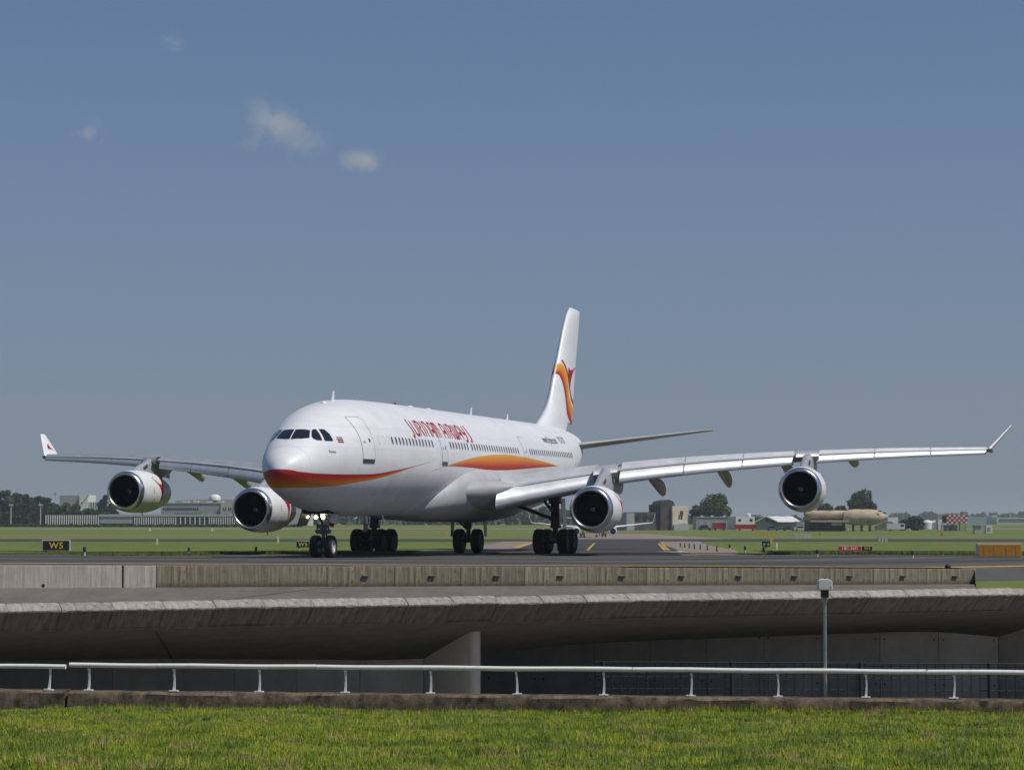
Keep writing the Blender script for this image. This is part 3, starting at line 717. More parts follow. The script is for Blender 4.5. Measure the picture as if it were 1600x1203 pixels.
k2, g2 = band(15.4, 44, 4, 6, [(15.4, 4.31), (16, 4.40), (18.46, 4.69), (21.16, 4.99), (24.07, 5.25), (27.15, 5.45), (29.72, 5.55), (32, 5.59), (35.34, 5.55), (38.84, 5.46), (41.42, 5.37), (44, 5.25)],
              [(15.4, 4.29), (16, 4.37), (18.46, 4.62), (19, 4.63), (23, 4.65), (26.5, 4.62), (30.3, 4.68), (33.7, 4.8), (37, 4.95), (39.5, 5.05), (41.8, 5.14), (44, 5.235)])
c2 = t.ramp(g2, [(0, (.38, .012, .012)), (.25, (.46, .03, .012)), (.42, (.58, .10, .012)), (.7, (.66, .22, .016)), (1, (.66, .34, .03))])
# frame and lap seams of the skin, a little dirt along them
for per, ax, off in ((5.3, X, 1.2), (2.65, X, .4)):
    fr = t.math('ABSOLUTE', t.math('SUBTRACT', t.math('FRACT', t.math('DIVIDE', t.math('ADD', ax, off), per)), .5))
    white = t.mix(t.math('MULTIPLY', t.math('LESS_THAN', fr, .016/per), .42 if per > 5 else .22), white, (.33, .33, .34))
zr = t.math('SUBTRACT', Z, t.math('ADD', t.math('MULTIPLY', X, TILT), ZC-10*TILT))
for zl in (1.28, .32, -.95, -1.75):
    white = t.mix(t.math('MULTIPLY', t.math('LESS_THAN', t.math('ABSOLUTE', t.math('SUBTRACT', zr, zl)), .012), .22), white, (.33, .33, .34))
vg = t.coord('Object', (1.6, 1.6, .22)); n3 = t.noise(vg, 1.4, 7, .7)
white = t.mix(t.math('MULTIPLY', t.math('MULTIPLY', t.step(n3, .52, .72), t.step(zr, .4, -1.6)), .35), white, (.36, .34, .31))
col = t.mix(k1, white, c1); col = t.mix(k2, col, c2)
t.L.new(col, t.b.inputs['Base Color']); t.b.inputs['Roughness'].default_value = .42; t.b.inputs['Specular IOR Level'].default_value = .4; t.b.inputs['Coat Weight'].default_value = .06; t.b.inputs['Coat Roughness'].default_value = .12
M_hull = t.m
M_wht = mat('white paint', (.79, .795, .81), .4, var=.1, scale=1.2, coat=.12)
M_wing = mat('grey wing paint', (.40, .41, .42), .5, var=.2, scale=.8)
M_under = mat('belly grey paint', (.46, .46, .475), .5, var=.2, scale=.7)
M_slat = mat('slat paint', (.52, .53, .55), .45, .3, var=.15, scale=1.5)
M_lip = mat('polished inlet metal', (.66, .66, .68), .3, 1.0, var=.06, scale=4)
M_dkin = mat('dark inlet lining', (.035, .036, .042), .55, var=.3, scale=6)
M_fan = mat('fan blade metal', (.11, .11, .115), .35, .7)
M_black = mat('matt black', (.012, .012, .012), .7)
M_glass = mat('cockpit glass', (.012, .015, .02), .06, spec=.6, coat=.4)
M_win = mat('cabin window glass', (.045, .05, .06), .12, rnd=.85)
M_red = mat('red livery', (.37, .008, .028), .6, spec=.2)
M_grey_line = mat('panel line grey', (.30, .30, .31), .5)
M_tyre = mat('tyre rubber', (.014, .014, .014), .8, var=.3, scale=8, bump=.2)
M_hub = mat('wheel hub', (.55, .55, .54), .4, .3, var=.25, scale=9)
M_hub_dk = mat('dirty hub', (.10, .10, .10), .6, .2, var=.4, scale=9)
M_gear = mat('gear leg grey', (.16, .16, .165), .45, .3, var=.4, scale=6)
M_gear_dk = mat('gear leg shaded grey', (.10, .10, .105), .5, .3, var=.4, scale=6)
M_pyl = mat('pylon grey', (.38, .39, .41), .4, .1, var=.2, scale=2)
M_nac = mat('nacelle white', (.76, .765, .775), .42, var=.1, scale=1.6, coat=.08)
M_exh = mat('exhaust metal', (.33, .33, .34), .35, .8, var=.3, scale=4)

# ---- fuselage
SX = np.concatenate([FX[0]+np.linspace(0, 1, 26)**2*1.4, np.linspace(1.75, 10, 40), np.linspace(10.6, 43, 46), np.linspace(43.6, 62.6, 36)])
NS = 96; m = MB()
m.grid([[hull_point(x, 2*math.pi*k/NS) for k in range(NS)] for x in SX], wrap=True)
L_ = len(SX)-1; m.f.append(tuple(L_*NS+k for k in range(NS))); m.m.append(0)
fus = m.build('fuselage', M_hull, plane, smooth=60)
def hull_n(x, z, side):
    """outward surface frame on one side (side = -1 port, +1 starboard)"""
    e = .02; y = float(hull_y(x, z))
    gx = (float(hull_y(x+e, z))-float(hull_y(x-e, z)))/(2*e); gz = (float(hull_y(x, z+e))-float(hull_y(x, z-e)))/(2*e)
    n = Vector((-gx, side, -gz)).normalized(); return Vector((x, side*y, z)), n
def hull_at(x, z, side=-1, off=.01): p, n = hull_n(x, z, side); return p+n*off
def hull_patch(name, xf, m_, parent, side=-1, off=.01, nu=6, nv=10, smooth=60):
    """xf(u, v) -> (x, z)"""
    G = [[hull_at(*xf(i/nu, j/nv), side, off) for j in range(nv+1)] for i in range(nu+1)]
    return MB().grid(G).build(name, m_, parent, smooth=smooth, fix=False)
def outline(pts, w, off, m_, name, parent, side=-1, closed=True):
    P = [hull_n(x, z, side) for x, z in pts]; n = len(P); A = []; B = []
    for i in range(n):
        p, nn = P[i]; t_ = (P[(i+1) % n][0]-P[i-1][0]) if closed else (P[min(i+1, n-1)][0]-P[max(i-1, 0)][0])
        b = nn.cross(t_).normalized(); A.append(p+nn*off-b*w/2); B.append(p+nn*off+b*w/2)
    if closed: A.append(A[0]); B.append(B[0])
    return MB().grid([A, B]).build(name, m_, parent, fix=False)
# ---- cockpit glazing: outlines on the hull, meshed and laid on the surface
from mathutils.bvhtree import BVHTree
bvh = BVHTree.FromPolygons([tuple(p) for p in m.v], m.f)
def pane(name, pts, mm, parent, off=.012, sub=4):
    bm = bmesh.new(); vs_ = [bm.verts.new(p) for p in pts]; f = bm.faces.new(vs_)
    bmesh.ops.triangulate(bm, faces=[f]); bmesh.ops.subdivide_edges(bm, edges=bm.edges[:], cuts=sub, use_grid_fill=True)
    for q in bm.verts:
        loc, nor, idx, dist = bvh.find_nearest(q.co)
        if nor.dot(loc-Vector((3, 0, 4.9))) < 0: nor = -nor
        q.co = loc+nor*off
    me = bpy.data.meshes.new(name); bm.to_mesh(me); bm.free(); me.materials.append(mm); me.shade_smooth()
    return link(name, me, parent)
panes = [[(2.56, -.025, 5.90), (2.76, -.635, 5.885), (2.27, -.775, 5.51), (2.05, -.5, 5.45), (1.88, -.025, 5.44)],
         [(2.77, -.70, 5.84), (2.90, -.71, 5.92), (3.06, -.81, 5.94), (2.92, -1.03, 5.67), (2.74, -1.22, 5.41), (2.46, -1.06, 5.42), (2.37, -.91, 5.49), (2.43, -.82, 5.60)],
         [(3.18, -.89, 5.94), (3.43, -1.07, 5.94), (3.47, -1.33, 5.71), (3.41, -1.52, 5.41), (3.12, -1.41, 5.40), (2.87, -1.29, 5.40), (3.02, -1.10, 5.67)]]
for pp in panes:
    for sg in (1, -1): pane('cockpit_window', [(x, sg*y, z) for x, y, z in pp], M_glass, plane)
for sg in (1, -1):
    for (a, b) in (((1.86, sg*-.1, 5.42), (2.1, sg*-.45, 5.57)), ):
        A = bvh.find_nearest(Vector(a)); Bq = bvh.find_nearest(Vector(b))
        MB().tube([A[0]+Vector((-.04, 0, .03)), Bq[0]+Vector((-.045, 0, .03))], .012, 6).build('wiper', M_black, plane)
# ---- doors
def door(x0, x1, zr0, zr1, lean=0.0, sill=True):
    """door on the port side; zr relative to the hull axis"""
    def xf(u, v):
        z = zr0+(zr1-zr0)*v; xx = x0+(x1-x0)*u; return (xx+lean*v, float(body_z(xx))+z)
    d = hull_patch('door', xf, M_hull, plane, off=.006, nu=5, nv=14)
    P = [xf(u, 0) for u in np.linspace(0.06, .94, 6)]+[xf(1, v) for v in np.linspace(.03, .97, 16)]+[xf(u, 1) for u in np.linspace(.94, .06, 6)]+[xf(0, v) for v in np.linspace(.97, .03, 16)]
    outline(P, .035, .011, M_grey_line, 'door_seal', d)
    if sill:
        hull_patch('door_sill', lambda u, v: (x0+.02+(x1-x0-.04)*u, float(body_z(x0))+zr0+.02+.19*v), mat('dark sill plate', (.06, .062, .065), .45, .3), d, off=.016, nu=4, nv=3)
    hull_patch('door_window', lambda u, v: (x0+(x1-x0)*.72+.12*(u-.5), float(body_z(x0))+zr0+(zr1-zr0)*.5+.17*(v-.5)), M_win, d, off=.014, nu=2, nv=3)
    hull_patch('door_handle', lambda u, v: (x0+(x1-x0)*.3+.16*(u-.5), float(body_z(x0))+zr0+(zr1-zr0)*.46+.09*(v-.5)), M_grey_line, d, off=.014, nu=2, nv=2)
    return d
door(5.36, 6.44, -.37, 1.78, .08)
door(17.15, 18.2, -.32, 1.55, 0, True)
door(35.3, 36.25, -.1, 1.62, 0, False)
# ---- cabin windows
wm = MB(); n = 14
pts = [(.115*math.copysign(abs(math.cos(a))**.75, math.cos(a)), .185*math.copysign(abs(math.sin(a))**.75, math.sin(a))) for a in np.linspace(0, 2*math.pi, n, endpoint=False)]
wm.add([(a, b, 0) for a, b in pts], [tuple(range(n))]); wm.grid([[(a*1.22, b*1.14, -.006) for a, b in pts], [(a*1.0, b*1.0, .002) for a, b in pts]], 1, wrap=True); WM = wm.mesh('cabin_window', [M_win, mat('window frame', (.5, .5, .51), .5)], fix=False)
wr = MB(); wr.grid([[(a*1.18, b*1.13, -.004) for a, b in pts], [(a*1.02, b*1.02, -.003) for a, b in pts]], wrap=True); WR = wr.mesh('blank_window', mat('blanked window outline', (.62, .63, .65), .4), fix=False)
def place_window(x, me, name):
    z = float(body_z(x))+.76; p, nn = hull_n(x, z, -1); up = Vector((0, 0, 1)); yv = (up-nn*up.dot(nn)).normalized(); xv = yv.cross(nn)
    M_ = Matrix((xv, yv, nn)).transposed().to_4x4(); M_.translation = p+nn*.012
    o = link(name, me, plane); o.matrix_local = M_
rows_ = [(8.75, 15.6, 13), (19.05, 22.5, 7), (23.4, 33.9, 20), (36.9, 49.0, 23)]
for a, b, k in rows_:
    for x in np.linspace(a, b, k): place_window(x, WM, 'cabin_window')
for x in (7.1, 7.65, 8.2): place_window(x, WR, 'blank_window')
# ---- lettering laid on the hull
def hull_map(u, v, x0, phi0, off=.014):
    """u metres aft, v metres up round the hull"""
    x = x0+u; ph = phi0+v/2.82; zc = float(body_z(x)); r = float(fW(x))+off
    w = float(fZ(x)); h = float(fT(x))-w
    return (x, -r*math.cos(ph), zc+w+(h+off)*math.sin(ph))
STROKES = {
 'S': [([(.62, 1.06), (.5, 1.0), (.44, .85), (.5, .62), (.62, .38), (.68, .12), (.62, -.05), (.45, -.1), (.3, -.02)], .085)],
 'U': [([(.1, 1), (.1, .4), (.2, .12), (.42, .0), (.66, .06), (.8, .2)], .085), ([(.82, 1), (.82, 0)], .07)],
 'R': [([(.12, 0), (.12, 1)], .07), ([(.06, .98), (.5, .97), (.78, .82), (.72, .6), (.45, .5)], .1), ([(.42, .52), (.62, .3), (.86, 0)], .085)],
 'I': [([(.45, 0), (.45, 1)], .075)],
 'N': [([(.12, 0), (.12, .98)], .07), ([(.08, .96), (.42, 1.0), (.72, .86), (.82, .6), (.82, 0)], .085)],
 'A': [([(.1, 0), (.1, .62), (.2, .88), (.42, 1.0), (.7, .92), (.82, .66), (.82, 0)], .075), ([(.3, .4), (.82, .4)], .13)],
 'M': [([(.08, 0), (.08, .98)], .07), ([(.05, .97), (.26, 1), (.44, .8), (.46, 0)], .075), ([(.42, .9), (.62, 1), (.82, .82), (.86, 0)], .085)],
 'W': [([(.06, 1), (.06, .35), (.2, .02), (.4, .1), (.46, .35), (.46, 1)], .08), ([(.46, .3), (.56, .02), (.76, .06), (.86, .35), (.86, 1)], .08)],
 'Y': [([(.1, 1), (.1, .7), (.22, .48), (.5, .42), (.8, .46)], .1), ([(.82, 1), (.82, .3), (.7, .0), (.45, -.1), (.2, -.04)], .085)]}
tm = MB(); adv = .885; cx0 = 0.0
for chh in 'SURINAM AIRWAYS':
    if chh == ' ': cx0 += .5; tm.build('title_word', M_red, plane, fix=False); tm = MB(); continue
    wdt = .5 if chh == 'I' else .9
    for pts_, w in STROKES[chh]:
        P = []
        for i in range(len(pts_)-1):
            for f in (0, .34, .67): P.append((pts_[i][0]*(1-f)+pts_[i+1][0]*f, pts_[i][1]*(1-f)+pts_[i+1][1]*f))
        P.append(pts_[-1]); P = [(cx0+(a-.22 if chh == 'I' else a)*.82, b*.88) for a, b in P]; A = []; Bq = []
        for i, (a, b) in enumerate(P):
            dx, dy = P[min(i+1, len(P)-1)][0]-P[max(i-1, 0)][0], P[min(i+1, len(P)-1)][1]-P[max(i-1, 0)][1]; l_ = math.hypot(dx, dy)
            ww = .88*w*(1+.6*math.sin(math.pi*i/(len(P)-1)*.9)); nx, ny = -dy/l_*ww*.62, dx/l_*ww*.62
            A.append(hull_map(a+nx*1.15, b+ny, 12.35, math.radians(23.2))); Bq.append(hull_map(a-nx*1.15, b-ny, 12.35, math.radians(23.2)))
        tm.grid([A, Bq])
    cx0 += wdt*adv*1.09
tm.build('title_word', M_red, plane, fix=False)
M_let = mat('dark lettering', (.05, .05, .06), .5)
def hull_text(txt, size, x0, rel, name, xs=1.0, m_=None):
    V, F = text_shape(txt, size, 1.0, xs); ph = math.asin(rel/2.82)
    return MB().add([hull_map(a, b, x0, ph) for a, b in V], F).build(name, m_ or M_let, plane, fix=False)
hull_text('www.flyslm.com', .8, 41.9, 1.40, 'web_address', .74)
hull_text('PZ-TCP', .75, 46.8, 1.45, 'registration', .75)
def flat_text(txt, size, x0, z0, name, m_):
    V, F = text_shape(txt, size); return MB().add([hull_at(x0+a, z0+b, -1, .014) for a, b in V], F).build(name, m_, plane, fix=False)
flat_text('Penuku', .17, 2.82, 4.87, 'aircraft_name', M_let)
fl = hull_patch('flag', lambda u, v: (3.70+.03*(1-v)+.38*u, 5.36+.23*v), mat('flag white', (.75, .75, .75), .4), plane, off=.012, nu=4, nv=4)
hull_patch('flag_band', lambda u, v: (3.72+.37*u, 5.43+.09*v), M_red, fl, off=.017, nu=4, nv=2)
hull_patch('flag_band', lambda u, v: (3.70+.38*u, 5.355+.05*v), mat('flag green', (.02, .07, .03), .4), fl, off=.017, nu=4, nv=2)
hull_patch('flag_band', lambda u, v: (3.73+.38*u, 5.55+.05*v), mat('flag green', (.02, .07, .03), .4), fl, off=.017, nu=4, nv=2)
# ---- aerials on the crown
def aerial(x, h, c, top=True):
    zb = float(body_z(x)+(fT(x) if top else fB(x))); s = 1 if top else -1
    MB().prism([(x-c/2, zb-.1*s), (x+c/2, zb-.1*s), (x+c*.75, zb+h*s), (x+c*.4, zb+h*s)], -.025, .025).build('aerial', M_wht, plane)
aerial(7.9, .45, .3); aerial(33.5, .45, .3); aerial(42.3, .38, .3); aerial(13.2, .4, .4, False); aerial(16.0, .3, .3, False)
for x, L2 in ((6.6, .5), (21.0, 1.0), (24.5, .8)):
    zt = float(body_z(x)+fT(x)); m = MB(); m.grid([[(x+L2*math.cos(a)*.5*q, .16*math.sin(a)*q, zt-.03+.11*math.sqrt(max(0, 1-q*q))) for a in np.linspace(0, 2*math.pi, 14, endpoint=False)] for q in (1, .8, .4, .01)], wrap=True)
    m.build('dome_aerial', M_wht, plane, smooth=60)
MB().tube([(18.2, 0, float(body_z(18)+2.8)), (18.2, 0, float(body_z(18)+2.95))], .06, 8).build('beacon', M_red, plane)

# ---- belly and wing-root fairing
bxs = [16.2, 17.2, 18.5, 20, 22, 25, 28, 31, 33.5, 36, 38.5, 40.5]
bhw = [.3, 1.5, 2.35, 2.85, 3.1, 3.3, 3.42, 3.45, 3.35, 3.0, 2.2, .5]
bbt = [2.15, 2.05, 1.96, 1.89, 1.84, 1.80, 1.78, 1.78, 1.82, 1.98, 2.25, 2.6]
btp = [2.4, 2.95, 3.6, 4.2, 4.7, 4.9, 4.9, 4.9, 4.8, 4.5, 3.8, 3.0]
fw, fb, ft = pchip(bxs, bhw), pchip(bxs, bbt), pchip(bxs, btp); G = []
for x in np.linspace(16.2, 40.5, 50):
    a_, b_, c_ = float(fw(x)), float(fb(x)), float(ft(x)); zm = b_+(c_-b_)*.62; R = []
    for k in range(40):
        w = 2*math.pi*k/40; cs, sn = math.cos(w), math.sin(w); p_ = .74
        R.append((x, a_*math.copysign(abs(sn)**p_, sn), zm+((c_-zm) if cs > 0 else (zm-b_))*math.copysign(abs(cs)**p_, cs)))
    G.append(R)
MB().grid(G, wrap=True).build('belly_fairing', M_under, plane, smooth=70)

# ---- wings
AF_X = [1, .9, .75, .6, .45, .32, .2, .12, .06, .025, .008, 0]
AF_U = [0, .022, .043, .056, .063, .065, .060, .051, .038, .025, .014, 0]
AF_L = [0, -.006, -.018, -.036, -.050, -.055, -.053, -.047, -.037, -.026, -.015, 0]
def airfoil(scale_t):
    up = [(x, z*scale_t) for x, z in zip(AF_X, AF_U)]; lo = [(x, z*scale_t) for x, z in zip(AF_X, AF_L)][::-1]
    return up+lo[1:-1]
#        y     LEx    LEz  chord  t    incidence (deg)
WST = [(2.2, 20.0, 3.32, 14.0, .85, 3.2), (2.9, 20.9, 3.36, 13.0, .95, 3.4), (3.5, 21.9, 3.45, 11.7, 1.05, 3.6), (4.1, 23.0, 3.58, 10.4, 1.10, 3.8),
       (6.5, 24.6, 4.03, 9.0, 1.10, 3.8), (9.4, 26.4, 4.52, 7.35, 1.02, 3.4), (14.0, 29.25, 5.06, 6.1, .95, 2.8), (19.35, 32.55, 5.48, 4.75, .92, 2.0), (24.5, 35.75, 5.75, 3.55, .92, 1.2), (29.1, 38.6, 5.90, 2.5, .92, .6)]
WY = [w[0] for w in WST]
wi = [pchip(WY, [w[k] for w in WST]) for k in range(6)]
def wing_pt(y, cx, cz, sgn):
    """point of the section at span station y: cx, cz in chord units"""
    le, lz, c, inc = float(wi[1](y)), float(wi[2](y)), float(wi[3](y)), math.radians(float(wi[5](y)))
    dx, dz = cx*c, cz*c
    return (le+dx*math.cos(inc)+dz*math.sin(inc), sgn*y, lz+dz*math.cos(inc)-dx*math.sin(inc))
def wt(y): return float(wi[4](y))
PYL_Y = (9.37, 19.35)
SLATS = [(4.05, 8.78), (10.0, 13.15), (13.2, 16.1), (16.15, 18.75), (20.0, 22.95), (23.0, 25.95), (26.0, 29.0)]
def slat_shape(y0, y1, sgn):
    G = []; dro = math.radians(33)
    prof_ = [(.20, None, 1), (.165, None, 1), (.13, None, 1), (.09, None, 1), (.055, None, 1), (.03, None, 1), (.012, None, 1), (.003, None, 1), (0, 0, 0), (.003, None, -1), (.012, None, -1), (.03, None, -1), (.05, .018, 0), (.10, .040, 0), (.15, .050, 0)]
    for y in np.linspace(y0, y1, 5):
        T = wt(y); R = []
        for cx, cz, sd in prof_:
            if sd == 1: z = float(np.interp(cx, AF_X[::-1], AF_U[::-1]))*T+.006
            elif sd == -1: z = float(np.interp(cx, AF_X[::-1], AF_L[::-1]))*T
            else: z = cz*T
            px_, pz_ = cx-.20, z-.058*T                      # turn the nose down about the slat's tail, then push it out
            qx = px_*math.cos(dro)+pz_*math.sin(-dro)*-1*0+pz_*math.sin(dro)*-1
            qx, qz = px_*math.cos(dro)-pz_*math.sin(dro), px_*math.sin(dro)+pz_*math.cos(dro)
            R.append(wing_pt(y, qx+.20-.03, qz+.058*T+.003, sgn))
        G.append(R)
    m = MB().grid(G, wrap=True); n = len(prof_); m.f += [tuple(range(n)), tuple(4*n+k for k in range(n))]; m.m += [0, 0]
    return m
def fairing_shape(y, sgn, L2, dep):
    """flap-track canoe under the trailing edge"""
    te = wing_pt(y, 1.0, 0, sgn); st = wing_pt(y, .45, -.05*wt(y), sgn); G = []
    x0, z0 = st[0], st[2]; x1 = te[0]+L2
    for f in np.linspace(0, 1, 16):
        x = x0+(x1-x0)*f; k = math.sin(math.pi*min(1, f*.9+.02))**.55 if f < .97 else .12
        hw = .29*k; ct = z0+(te[2]-.12-z0)*min(1, f*1.15)-.25*dep*max(0, f-.6)/.4; cb = z0-.03+(te[2]-dep-z0)*min(1, f/.86)**1.15+(dep*.35*max(0, f-.86)/.14)
        if f > .98: cb = ct-.12
        zm, hh = (ct+cb)/2, max(.03, (ct-cb)/2)
        G.append([(x, sgn*y+hw*math.sin(w), zm+hh*math.cos(w)) for w in np.linspace(0, 2*math.pi, 16, endpoint=False)])
    m = MB().grid(G, wrap=True); m.f.append(tuple(15*16+k for k in range(16))); m.m.append(0)
    return m
for sgn in (-1, 1):
    G = []
    for y in np.concatenate([np.linspace(2.2, 4.1, 6), np.linspace(4.8, 29.1, 28)]):
        k_ = min(1, max(0, (y-3.9)/.4))                       # behind the slats the fixed nose is cut back
        def cut(cx, cz):
            if cx >= .22: return cx, cz
            f = cx/.22; return cx+k_*.075*(1-f), cz*(1-k_*(1-(.35+.65*f))) if cz > 0 else cz*(1-k_*.25*(1-f))
        G.append([wing_pt(y, *cut(cx, cz), sgn) for cx, cz in airfoil(wt(y))])
    m = MB().grid(G, wrap=True); n = len(G[0]); m.f.append(tuple((len(G)-1)*n+k for k in range(n))); m.m.append(0)
    wing = m.build('wing', M_wing, plane, smooth=50)
    for y0, y1 in SLATS: slat_shape(y0, y1, sgn).build('slat', M_slat, wing, smooth=40)
    for y, L2, dep in ((7.3, 1.3, 1.05), (11.0, 1.35, 1.1), (14.6, 1.3, 1.08), (18.0, 1.1, .95), (21.6, .6, .55)): fairing_shape(y, sgn, L2, dep).build('flap_track_fairing', M_under, wing, smooth=60)
    # winglet
    G = []
    for f in np.linspace(0, 1, 7):
        y = 29.12+1.25*f; z = 5.88+1.5*f; le = 38.75+2.05*f; c = 2.35*(1-f)+.75*f; tk = .10*c
        lean = math.radians(35); R = []
        for cx, cz in airfoil(.95): R.append((le+cx*c, sgn*(y-cz*c*math.cos(lean)), z+cz*c*math.sin(lean)))
        G.append(R)
    m = MB().grid(G, wrap=True); n = len(G[0]); m.f.append(tuple(6*n+k for k in range(n))); m.m.append(0)
    wl = m.build('winglet', M_wht, plane, smooth=50)
    MB().tube([(38.4, sgn*29.05, 5.86), (38.9, sgn*29.2, 5.87), (40.6, sgn*29.22, 5.86), (41.3, sgn*29.18, 5.86)], [.04, .13, .12, .03], 10).build('tip_fairing', M_glass, wl, smooth=50)
    # small red bird on the inner face
    bird = [(39.95, .50), (40.15, .68), (40.45, .85), (40.38, .62), (40.55, .35), (40.3, .5)]
    def wlp(x, dz):
        f = dz/1.5; return (x, sgn*(29.12+1.25*f-.14), 5.88+dz+.06)
    MB().add([wlp(*p) for p in bird], [tuple(range(len(bird)))]).build('winglet_bird', M_red, wl, fix=False)
    MB().lathe([(0, .0), (.05, .05), (.12, .06)], o=(38.65, sgn*29.15, 5.86), axis='x', n=8).build('nav_light', mat('lens glass', (.3, .32, .34), .1), wl)
# ---- engines and pylons
NAC_OUT = [(0, .985), (.03, 1.045), (.10, 1.095), (.22, 1.135), (.30, 1.155)]
NAC = [(.305, 1.157), (.6, 1.20), (1.0, 1.23), (1.6, 1.245), (2.3, 1.235), (2.9, 1.20), (3.4, 1.14), (3.45, 1.132)]
NAC2 = [(3.46, 1.125), (3.9, 1.05), (4.4, .95), (4.9, .83), (5.05, .79), (5.05, .75), (4.4, .78), (3.6, .8)]
NAC_IN = [(0, .985), (.02, .95), (.08, .92), (.2, .90), (.34, .892)]
def engine(x, y, z):
    e = MB().lathe(NAC, n=56).build('engine', M_nac, plane, smooth=40, loc=(x, y, z), rot=(0, math.radians(.6), math.radians(-1.2 if y > 0 else 1.2)))
    MB().lathe(NAC_OUT[::-1]+NAC_IN[1:], n=56).build('inlet_lip', M_lip, e, smooth=60)
    MB().lathe([(.34, .893), (.8, .905), (1.15, .925), (1.4, .93)], n=48).build('inlet_duct', M_dkin, e, smooth=60, fix=False)
    MB().lathe([(.296, 1.149), (.30, 1.159), (.345, 1.164), (.35, 1.158)], n=56).build('cowl_seam', M_grey_line, e)
    MB().lathe(NAC2, n=48).build('exhaust_cowl', M_exh, e, smooth=40)
    MB().lathe([(3.6, .8), (3.6, 0.001)], n=32).build('core_plate', M_black, e)
    m = MB()
    for k in range(36):
        w = 2*math.pi*k/36; G = []
        for r, tw, ch2 in ((.28, .9, .10), (.6, .6, .10), (.91, .35, .11)):
            ct, st = math.cos(w), math.sin(w); dx = ch2*math.cos(tw); dt = ch2*math.sin(tw)+.02
            G.append([(1.2-dx, r*ct-dt*-st, r*st-dt*ct), (1.2+dx, r*ct+dt*-st, r*st+dt*ct)])
        m.grid(G)
    m.lathe([(1.36, .93), (1.36, .01)], n=32, m=1)
    m.build('fan', [M_fan, M_black], e, smooth=40, fix=False)
    MB().lathe([(.78, .005), (.80, .05), (.86, .11), (.98, .19), (1.12, .26), (1.2, .28)], n=28).build('spinner', M_fan, e, smooth=60)
    m = MB(); A = []; Bq = []
    for a in np.linspace(0, 2.2*math.pi, 22):
        r = .03+.011*a; xx = .785+.06*(r/.11)**2*.9-.012
        A.append((xx, r*math.cos(a), r*math.sin(a))); Bq.append((xx+.012, (r+.02)*math.cos(a), (r+.02)*math.sin(a)))
    m.grid([A, Bq]); m.build('spinner_swirl', mat('white swirl', (.75, .75, .75), .5), e, fix=False)
    # red bird on the port-facing flank
    rad = lambda q: float(np.interp(q, [a for a, b in NAC+NAC2[:5]], [b for a, b in NAC+NAC2[:5]]))+.012
    def onn(a, b): r = rad(a); return (a, -math.sqrt(max(.01, r*r-b*b)), b)
    m = MB(); A = []; Bq = []
    BX = -.55
    ln_ = [(a+BX, b) for a, b in ((2.35, .78), (2.65, .62), (2.95, .42), (3.15, .18), (3.3, -.1), (3.4, -.32), (3.46, -.55))]
    wd_ = [.02, .05, .07, .08, .07, .05, .015]
    for q in np.linspace(0, 6, 37):
        a, b, w = (float(np.interp(q, range(7), z_)) for z_ in ([p[0] for p in ln_], [p[1] for p in ln_], wd_)); A.append(onn(a-w, b-w*.4)); Bq.append(onn(a+w, b+w*.4))
    m.grid([A, Bq])
    L1 = [(2.98, .50), (3.07, .30), (3.17, .10), (3.27, -.10), (3.36, -.28)]; R1_ = [(3.78, .60), (3.62, .38), (3.5, .12), (3.44, -.08), (3.42, -.28)]; Mi = [(3.28, .44), (3.33, .32), (3.34, .1), (3.36, -.1), (3.4, -.28)]
    Qs = []
    for A_, C_ in ((L1, Mi), (Mi, R1_)):
        for f in np.linspace(0, 1, 5): Qs.append([(a[0]+(c[0]-a[0])*f, a[1]+(c[1]-a[1])*f) for a, c in zip(A_, C_)])
    def dense(P, n=6): return [(a[0]+(c[0]-a[0])*k/n, a[1]+(c[1]-a[1])*k/n) for a, c in zip(P[:-1], P[1:]) for k in range(n)]+[P[-1]]
    m.grid([[onn(p[0]+BX, p[1]) for p in dense(Q_)] for Q_ in Qs])
    m.build('nacelle_bird', M_red, e, fix=False)
    m = MB()
    for a, b in ((1.5, .2), (1.52, .08), (1.5, -.05), (1.7, -.42), (1.95, -.62), (1.6, -.64)): m.add([onn(a-.035, b-.03), onn(a+.035, b-.03), onn(a+.035, b+.03), onn(a-.035, b+.03)], [(0, 1, 2, 3)])
    m.build('placard', M_let, e, fix=False)
    s_ = -1
    MB().prism([(1.35, 1.05), (2.1, .95), (2.1, 1.24), (1.75, 1.33)], -.02, .02).build('strake', M_nac, e, rot=(math.radians(48), 0, 0))
    MB().tube([(2.6, 0, -1.2), (2.68, 0, -1.36)], .035, 6).build('drain_mast', M_nac, e)
    return e
ENG = [(22.35, -9.37, 2.47), (22.35, 9.37, 2.47), (28.9, -19.5, 3.57), (28.9, 19.5, 3.57)]
